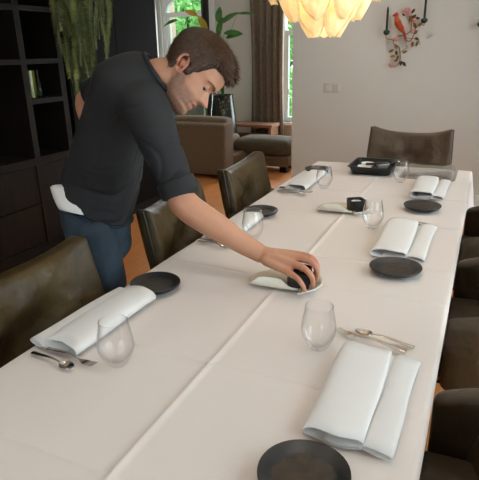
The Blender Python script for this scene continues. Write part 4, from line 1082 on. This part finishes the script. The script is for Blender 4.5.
FINGERS = {'index': ([(0.412, -1.928, 0.852), (0.510, -1.913, 0.850), (0.549, -1.923, 0.846), (0.556, -1.905, 0.815), (0.548, -1.897, 0.790)], [0.016, 0.0125, 0.0098, 0.0088, 0.0078]),
           'middle': ([(0.415, -1.945, 0.854), (0.513, -1.942, 0.852), (0.558, -1.955, 0.846), (0.568, -1.943, 0.815), (0.562, -1.937, 0.788)], [0.017, 0.0128, 0.0100, 0.0090, 0.0080]),
           'ring': ([(0.415, -1.960, 0.849), (0.508, -1.972, 0.842), (0.548, -1.988, 0.836), (0.563, -1.977, 0.808), (0.563, -1.975, 0.786)], [0.017, 0.0122, 0.0096, 0.0086, 0.0078]),
           'little': ([(0.412, -1.968, 0.842), (0.490, -1.992, 0.824), (0.526, -2.010, 0.817), (0.544, -2.014, 0.800), (0.552, -2.016, 0.785)], [0.016, 0.0112, 0.0085, 0.0077, 0.0070])}
THUMB = ([(0.400, -1.925, 0.842), (0.440, -1.902, 0.828), (0.468, -1.893, 0.806), (0.482, -1.899, 0.786)], [0.018, 0.0140, 0.0110, 0.0092])
def person():
    root = empty('person', (-0.36, -1.83, 0.0)); O = Vector(root.location)
    tag(root, 'man in black shirt and jeans bending over the table to set a cup', 'person')
    def link(me, name, mt, label=None):
        for v in me.vertices: v.co -= O
        me.name = name; me.materials.clear(); me.materials.append(M[mt]); me.update()
        o = bpy.data.objects.new(name, me); col.objects.link(o); o.parent = root
        if label: o['label'] = label
        return o
    lat = V(0.30, -0.95, 0).normalized()
    def leg(sg, r):
        hip = V(-0.310, -1.855, 0.80) + lat * (0.085 * sg); knee = V(-0.240, -1.870, 0.47) + lat * (0.085 * sg); ank = V(-0.36, -1.87, 0.09) + lat * (0.10 * sg)
        if sg < 0: sh = V(-0.07, -0.045, 0); hip += sh * 0.6; knee += sh; ank += sh
        return [(hip, 0.088 * r), (lerp(hip, knee, 0.4), 0.086 * r), (lerp(hip, knee, 0.75), 0.072 * r), (knee, 0.062 * r), (lerp(knee, ank, 0.3) + V(-0.012, 0, 0), 0.060 * r), (lerp(knee, ank, 0.75), 0.046 * r), (ank, 0.042 * r)]
    # ---- body: one continuous skin surface
    b = MB()
    b.loft([ring3(c, h * 0.80, l * 0.80) for c, h, l in dense(TORSO[:7])]); b.loft([ring3(c, h * 0.82, l * 0.82) for c, h, l in dense(HIPS)])
    for sg in (1, -1):
        limb(b, leg(sg, 0.84)); an = V(-0.36, -1.87, 0.0) + lat * (0.10 * sg) + (V(-0.07, -0.045, 0) if sg < 0 else V(0, 0, 0))
        b.capsule([an + V(-0.03, 0, 0.05), an + V(0.06, 0.02, 0.045), an + V(0.15, 0.05, 0.03)], [0.034, 0.034, 0.024])
    limb(b, NECK, 4, 22); limb(b, ARM_R, 4, 20); limb(b, ARM_L, 4, 18)
    b.loft([head_ring(u) for u in us])
    for sg in (1, -1): b.ball(head_pt(0.0700, sg * 0.031, 0.006), 0.0115, 14, 10)
    for sg in (1, -1):                                   # ears
        pts = []
        for k in range(15):
            a = lerp(-0.3, 1.72 * pi, k / 14); pts.append(head_pt(-0.014 - 0.017 * cos(a) * (1 if cos(a) > 0 else 0.7) - 0.006 * sin(a), sg * (0.0735 + 0.006 * max(0, cos(a)) + 0.004), -0.008 + 0.029 * sin(a)))
        b.capsule(pts, [0.0048] * 15, 10)
        b.ball(head_pt(-0.014, sg * 0.070, -0.030), 0.009, 10, 8); b.ball(head_pt(-0.016, sg * 0.066, -0.006), 0.014, 12, 8)
    for nm, (pts, R) in FINGERS.items():
        P = spline(pts, 4); RR = [v.x for v in spline([(r, 0, 0) for r in R], 4)]; b.capsule(P, RR, 14)
    b.capsule(spline(THUMB[0], 4), [v.x for v in spline([(r, 0, 0) for r in THUMB[1]], 4)], 14)
    b.capsule([(0.375, -1.945, 0.852), (0.43, -1.945, 0.846), (0.485, -1.945, 0.836)], [0.026, 0.027, 0.018], 14)
    b.capsule([(0.41, -1.925, 0.846), (0.46, -1.915, 0.838), (0.495, -1.92, 0.838)], [0.020, 0.020, 0.014], 12)
    b.capsule([(0.41, -1.962, 0.840), (0.455, -1.972, 0.830), (0.490, -1.978, 0.826)], [0.020, 0.018, 0.013], 12)
    # left hand resting against the back of the hip
    wl_ = Vector(ARM_L[-1][0]); d = V(0.25, -0.25, -0.9).normalized(); sd = V(0.3, -0.9, 0.3).normalized()
    b.capsule([wl_, wl_ + d * 0.04, wl_ + d * 0.085], [0.026, 0.030, 0.026])
    for k in range(4):
        s = wl_ + d * 0.07 + sd * (0.019 * (k - 1.5)); ln = (0.066, 0.078, 0.072, 0.056)[k]
        b.capsule([s, s + d * ln * 0.5 + V(0.006, 0, 0), s + d * ln + V(0.018, 0, 0)], [0.010, 0.0092, 0.008])
    b.capsule([wl_ + d * 0.02 + sd * 0.015, wl_ + d * 0.05 + sd * 0.045, wl_ + d * 0.085 + sd * 0.055], [0.013, 0.011, 0.009])
    me = fuse(b, 0.0034, 2, 0.45)
    ca = me.color_attributes.new('tint', 'FLOAT_COLOR', 'POINT')
    base = Vector(lin((196, 145, 116))); red = Vector(lin((190, 112, 92))); lipc = Vector(lin((190, 112, 100))); stub = Vector(lin((118, 90, 76)))
    tips = [Vector(p) for v in FINGERS.values() for p in (v[0][1], v[0][2], v[0][4])]
    data = []
    for v in me.vertices:
        p = v.co; c = base.copy(); f, l, u = head_local(p)
        if abs(f) < 0.14 and abs(l) < 0.1 and -0.13 < u < 0.13:
            s = sstep(-0.030, -0.050, u) * sstep(-0.015, 0.012, f) + sstep(0.035, 0.018, f) * sstep(-0.02, 0.0, f) * sstep(0.01, -0.02, u) * 0.9 + sstep(0.07, 0.09, f) * sstep(-0.040, -0.046, u) * 0.5
            s = max(0, min(1, s)) * (0.75 + 0.25 * noise.noise(p * 130))
            if f > 0.065 and abs(l) < 0.027 and -0.075 < u < -0.050: s *= 0.2; c = c.lerp(lipc, math.exp(-(l / 0.022) ** 4) * math.exp(-((u + 0.0615) / 0.009) ** 4))
            c = c.lerp(stub, max(0, min(0.85, s * 0.9)))
            c = c.lerp(red, 0.5 * math.exp(-((f - 0.11) / 0.02) ** 2 - (l / 0.02) ** 2) + (0.55 if abs(l) > 0.068 and -0.04 < f < 0.01 else 0))
        elif p.x > 0.4:
            dmin = min((p - t).length for t in tips); c = c.lerp(red, 0.75 * math.exp(-(dmin / 0.014) ** 2))
        elif p.x > 0.05:
            c = c.lerp(red, 0.35 * math.exp(-((p - V(0.12, -2.0, 0.97)).length / 0.06) ** 2))
        data += [c.x, c.y, c.z, 1.0]
    ca.data.foreach_set('color', data)
    link(me, 'body', 'skin')
    # ---- shirt
    s = MB(); s.loft([ring3(c, h, l) for c, h, l in dense(TORSO)]); limb(s, SLEEVE_R, 4, 22); limb(s, SLEEVE_L, 4, 20)
    c, h, l = [Vector(q) for q in TORSO[0]]; ax = V(-0.02, -0.01, -0.03)
    me = fuse(s, 0.0050, 16, 0.5)
    me.update(); nrm = [v.normal.copy() for v in me.vertices]
    el = V(0.07, -1.97, 1.16); wa = V(-0.33, -1.82, 1.0)
    for v, n in zip(me.vertices, nrm):
        p = v.co
        waist = sstep(1.16, 0.98, p.z) * sstep(0.2, 0.0, p.x + 0.1)
        arm = sstep(1.26, 1.18, p.z) * sstep(-0.02, 0.05, p.x)
        q = p.z * 26 + (p.x * 1.0 - p.y) * 7 + 1.6 * noise.noise(p * 6)
        cr = lambda s, w: max(0.0, 1 - abs(sin(s)) / w) ** 1.5          # narrow creases
        fw = -0.013 * cr(q, 0.55) * (0.5 + 0.9 * noise.noise(p * 5 + V(3, 1, 2))) - 0.007 * cr(q * 1.7 + p.y * 9, 0.4) * (0.4 + noise.noise(p * 6 + V(7, 1, 2)))
        qa = (p.z - p.x * 0.6) * 34 + 1.8 * noise.noise(p * 11)
        fa = -0.010 * cr(qa, 0.5) * (0.55 + 0.7 * noise.noise(p * 9))
        qs = (p - V(0.02, -1.98, 1.12)).length * 30 + 2.2 * noise.noise(p * 5)   # folds fanning from the armpit
        gen = 0.008 * noise.noise(p * 8) - 0.007 * cr(qs, 0.32) * max(0, 0.25 + noise.noise(p * 4 + V(1, 5, 2))) * sstep(1.42, 1.30, p.z)
        v.co = p + n * (fw * waist + fa * arm + gen)
    so = link(me, 'shirt', 'shirt', 'black long-sleeved shirt with sleeves turned up')
    col_r = [ring3(c, h, l) for c, h, l in dense(TORSO)][-1]
    m = MB(); pts = [p - O for p in col_r]; m.tube(pts + [pts[0]], 0.0075, 8); m.build('collar', 'shirt', so)
    def cuff(pr):
        a, r1 = Vector(pr[-2][0]), pr[-2][1]; e, r2 = Vector(pr[-1][0]), pr[-1][1]; d = (e - a).normalized()
        P = [e - d * 0.040, e - d * 0.034, e + d * 0.010, e + d * 0.014, e + d * 0.012, e - d * 0.004]
        m = MB().tube([q - O for q in P], [r2 - 0.001, r2 + 0.0085, r2 + 0.0075, r2 + 0.004, r2 - 0.003, r2 - 0.010], 28); m.build('cuff', 'shirt', so)
    cuff(SLEEVE_R); cuff(SLEEVE_L)
    # ---- jeans
    j = MB(); top = (V(-0.353, -1.818, 0.945), V(0.112, 0.03, -0.058), V(0.042, -0.140, 0.012)); j.loft([ring3(c, h, l) for c, h, l in dense([top] + HIPS)])
    for sg in (1, -1): limb(j, leg(sg, 1.0), 4, 20)
    me = fuse(j, 0.006, 8, 0.5); me.update(); nrm = [v.normal.copy() for v in me.vertices]
    for v, n in zip(me.vertices, nrm):
        p = v.co; q = p.z * 45 + p.x * 14 + 2 * noise.noise(p * 8); v.co = p + n * (-0.009 * max(0.0, 1 - abs(sin(q * 0.5)) / 0.5) * max(0, 0.3 + noise.noise(p * 6)) + 0.003 * noise.noise(p * 11))
    jo = link(me, 'jeans', 'jeans', 'dark blue denim jeans')
    # waistband and back pocket seam
    c, h, l = [Vector(q) for q in HIPS[0]]; rr_ = ring3(c + V(0.004, -0.003, -0.012), h * 1.035, l * 1.035, 36); m = MB(); m.tube([p - O for p in rr_] + [rr_[0] - O], 0.009, 8, flat=[0.35] * 37); m.build('waistband', 'jeans', jo)
    # ---- shoes
    for sg in (1, -1):
        an = V(-0.36, -1.87, 0.0) + lat * (0.10 * sg) + (V(-0.07, -0.045, 0) if sg < 0 else V(0, 0, 0)) - O; fwd = V(0.95, 0.30, 0)
        sh_ = MB(); rs = []
        sdv = V(-0.30, 0.95, 0)
        for t, w, hh in ((-0.085, 0.026, 0.06), (-0.06, 0.036, 0.085), (0.0, 0.040, 0.088), (0.06, 0.042, 0.070), (0.12, 0.046, 0.052), (0.17, 0.040, 0.042), (0.195, 0.022, 0.034)):
            cc = an + fwd * t; rs.append([cc + sdv * (w * cos(a)) + V(0, 0, 0.018 + hh * max(0, sin(a))) for a in [2 * pi * k / 16 for k in range(16)]])
        so_ = sh_.loft(rs).build('shoe', 'shoe', root)
        sl = MB(); rs = []
        for t, w in ((-0.09, 0.024), (-0.06, 0.039), (0.0, 0.041), (0.06, 0.044), (0.12, 0.048), (0.17, 0.042), (0.20, 0.022)):
            cc = an + fwd * t; rs.append([cc + sdv * w + V(0, 0, 0.001), cc + sdv * w + V(0, 0, 0.020), cc - sdv * w + V(0, 0, 0.020), cc - sdv * w + V(0, 0, 0.001)])
        sl.loft(rs).build('sole', 'sole', so_, smooth=False)
    # ---- hair
    def hoff(f, l, u, x):
        front = sstep(0.058, 0.072, u + 0.25 * max(0, abs(l) - 0.045))                       # forehead line
        side = sstep(0.046, 0.032, f - 0.35 * (u - 0.02)) * sstep(-0.004, 0.014, u)     # temples
        burn = sstep(0.030, 0.014, f) * sstep(-0.034, -0.016, u) * sstep(-0.010, 0.002, f)
        back = sstep(-0.026, -0.036, f) * sstep(-0.078, -0.055, u)
        k = max(front, side, burn, back)
        th = 0.006 + 0.006 * sstep(-0.02, 0.05, u) + 0.010 * sstep(0.045, 0.10, u) + 0.009 * sstep(0.055, 0.09, u) * sstep(0.0, 0.07, f)
        return lerp(-0.012, th, k)
    m = MB(); hu = [lerp(-0.085, 0.118, i / 60) for i in range(61)]; m.loft([head_ring(u, 60, hoff) for u in hu])
    me = fuse(m, 0.0032, 3, 0.5); me.update()
    nrm = [v.normal.copy() for v in me.vertices]
    for v, n in zip(me.vertices, nrm):
        f, l, u = head_local(v.co); v.co += n * (0.0028 * noise.noise(V(f * 40, l * 110, u * 60)) + 0.0016 * sin(l * 700 + 3 * noise.noise(V(f * 30, l * 30, u * 30))) * sstep(0.05, 0.09, u))
    surf = [(v.co.copy(), n) for v, n in zip(me.vertices, nrm)]
    ho = link(me, 'hair', 'hair', 'short brown hair swept forward at the front')
    rr = random.Random(5); strands = {'hair': MB(), 'hair2': MB()}
    for k in range(7500):
        p, n = surf[rr.randrange(len(surf))]; f, l, u = head_local(p)
        x = 1 if f > 0 else -1
        if hoff(f * 0.93, l, u - 0.006, x) < 0.004: continue
        top = sstep(0.055, 0.095, u)
        comb = (HF * (0.9 * top + 0.15) + HU * (0.20 * top - 0.75 * (1 - top)) - HF * (0.35 * (1 - top)) + HL * (rr.gauss(0, 0.22))).normalized()
        d = (comb + n * (0.30 + 0.35 * top * rr.random())).normalized(); L = lerp(0.012, 0.024, top) * rr.uniform(0.6, 1.2)
        w = n.cross(d).normalized() * 0.0011; p = p - O - n * 0.002; mid = p + d * L * 0.55; tip = p + d * L * 0.9 + comb * L * 0.25 - n * L * 0.10
        strands['hair2' if rr.random() < 0.35 + 0.25 * top else 'hair'].add([p - w, p + w, mid + w * 0.8, mid - w * 0.8, tip], [(0, 1, 2, 3), (3, 2, 4)])
    for mt, m in strands.items():
        o = m.build('hair_strands', mt, ho, smooth=False); o['kind'] = 'stuff'
    # ---- eyes, brows, ring
    for sg in (1, -1):
        MB().ball(head_pt(0.0690, sg * 0.0312, 0.0016) - O, 0.0098, 14, 10).build('eye', 'eye', root)
        pts = [head_pt(0.0915, sg * 0.013, 0.020) - O, head_pt(0.0890, sg * 0.028, 0.0245) - O, head_pt(0.079, sg * 0.043, 0.0245) - O, head_pt(0.066, sg * 0.053, 0.019) - O]
        MB().tube(spline(pts, 4), [0.0050 * (1 - 0.045 * i) for i in range(13)], 8, flat=[0.7] * 13).build('eyebrow', 'brow', root)
        pts = [head_pt(0.0795, sg * 0.020, 0.001) - O, head_pt(0.0815, sg * 0.031, -0.001) - O, head_pt(0.073, sg * 0.043, 0.001) - O]
        MB().tube(spline(pts, 4), 0.0010, 6).build('eyelash', 'brow', root)
    a, e = Vector(FINGERS['ring'][0][1]), Vector(FINGERS['ring'][0][2]); d = (e - a).normalized(); c = lerp(a, e, 0.62)
    q = d.orthogonal().normalized(); q2 = d.cross(q)
    MB().tube([c - O + (q * cos(t) + q2 * sin(t)) * 0.0112 for t in [2 * pi * k / 24 for k in range(25)]], 0.0014, 6).build('finger_ring', 'gold', root)
person()
# folded cloth sticking out of the back pocket
def pocket_cloth():
    A, B, C_, D_ = V(-0.438, -1.920, 0.986), V(-0.371, -1.928, 1.008), V(-0.280, -1.985, 0.918), V(-0.398, -1.949, 0.920)
    o = empty('pocket_cloth', D_); tag(o, 'folded white cloth tucked in the man\'s back jeans pocket', 'cloth')
    nn = (B - A).cross(D_ - A).normalized()
    if nn.y > 0: nn = -nn
    for k in range(3):
        def fn(u, v, k=k):
            top = lerp(A, B, u); bot = lerp(D_, C_, u)
            return lerp(bot, top, v * (1 - 0.03 * k)) - D_ + nn * (0.040 * sin(pi * (0.15 + 0.85 * u)) + 0.004 * k - 0.01 * (1 - v) ** 3)
        MB().sheet(fn, 8, 8, 0.003).build('fold', 'napkin', o, angle=None)
pocket_cloth()
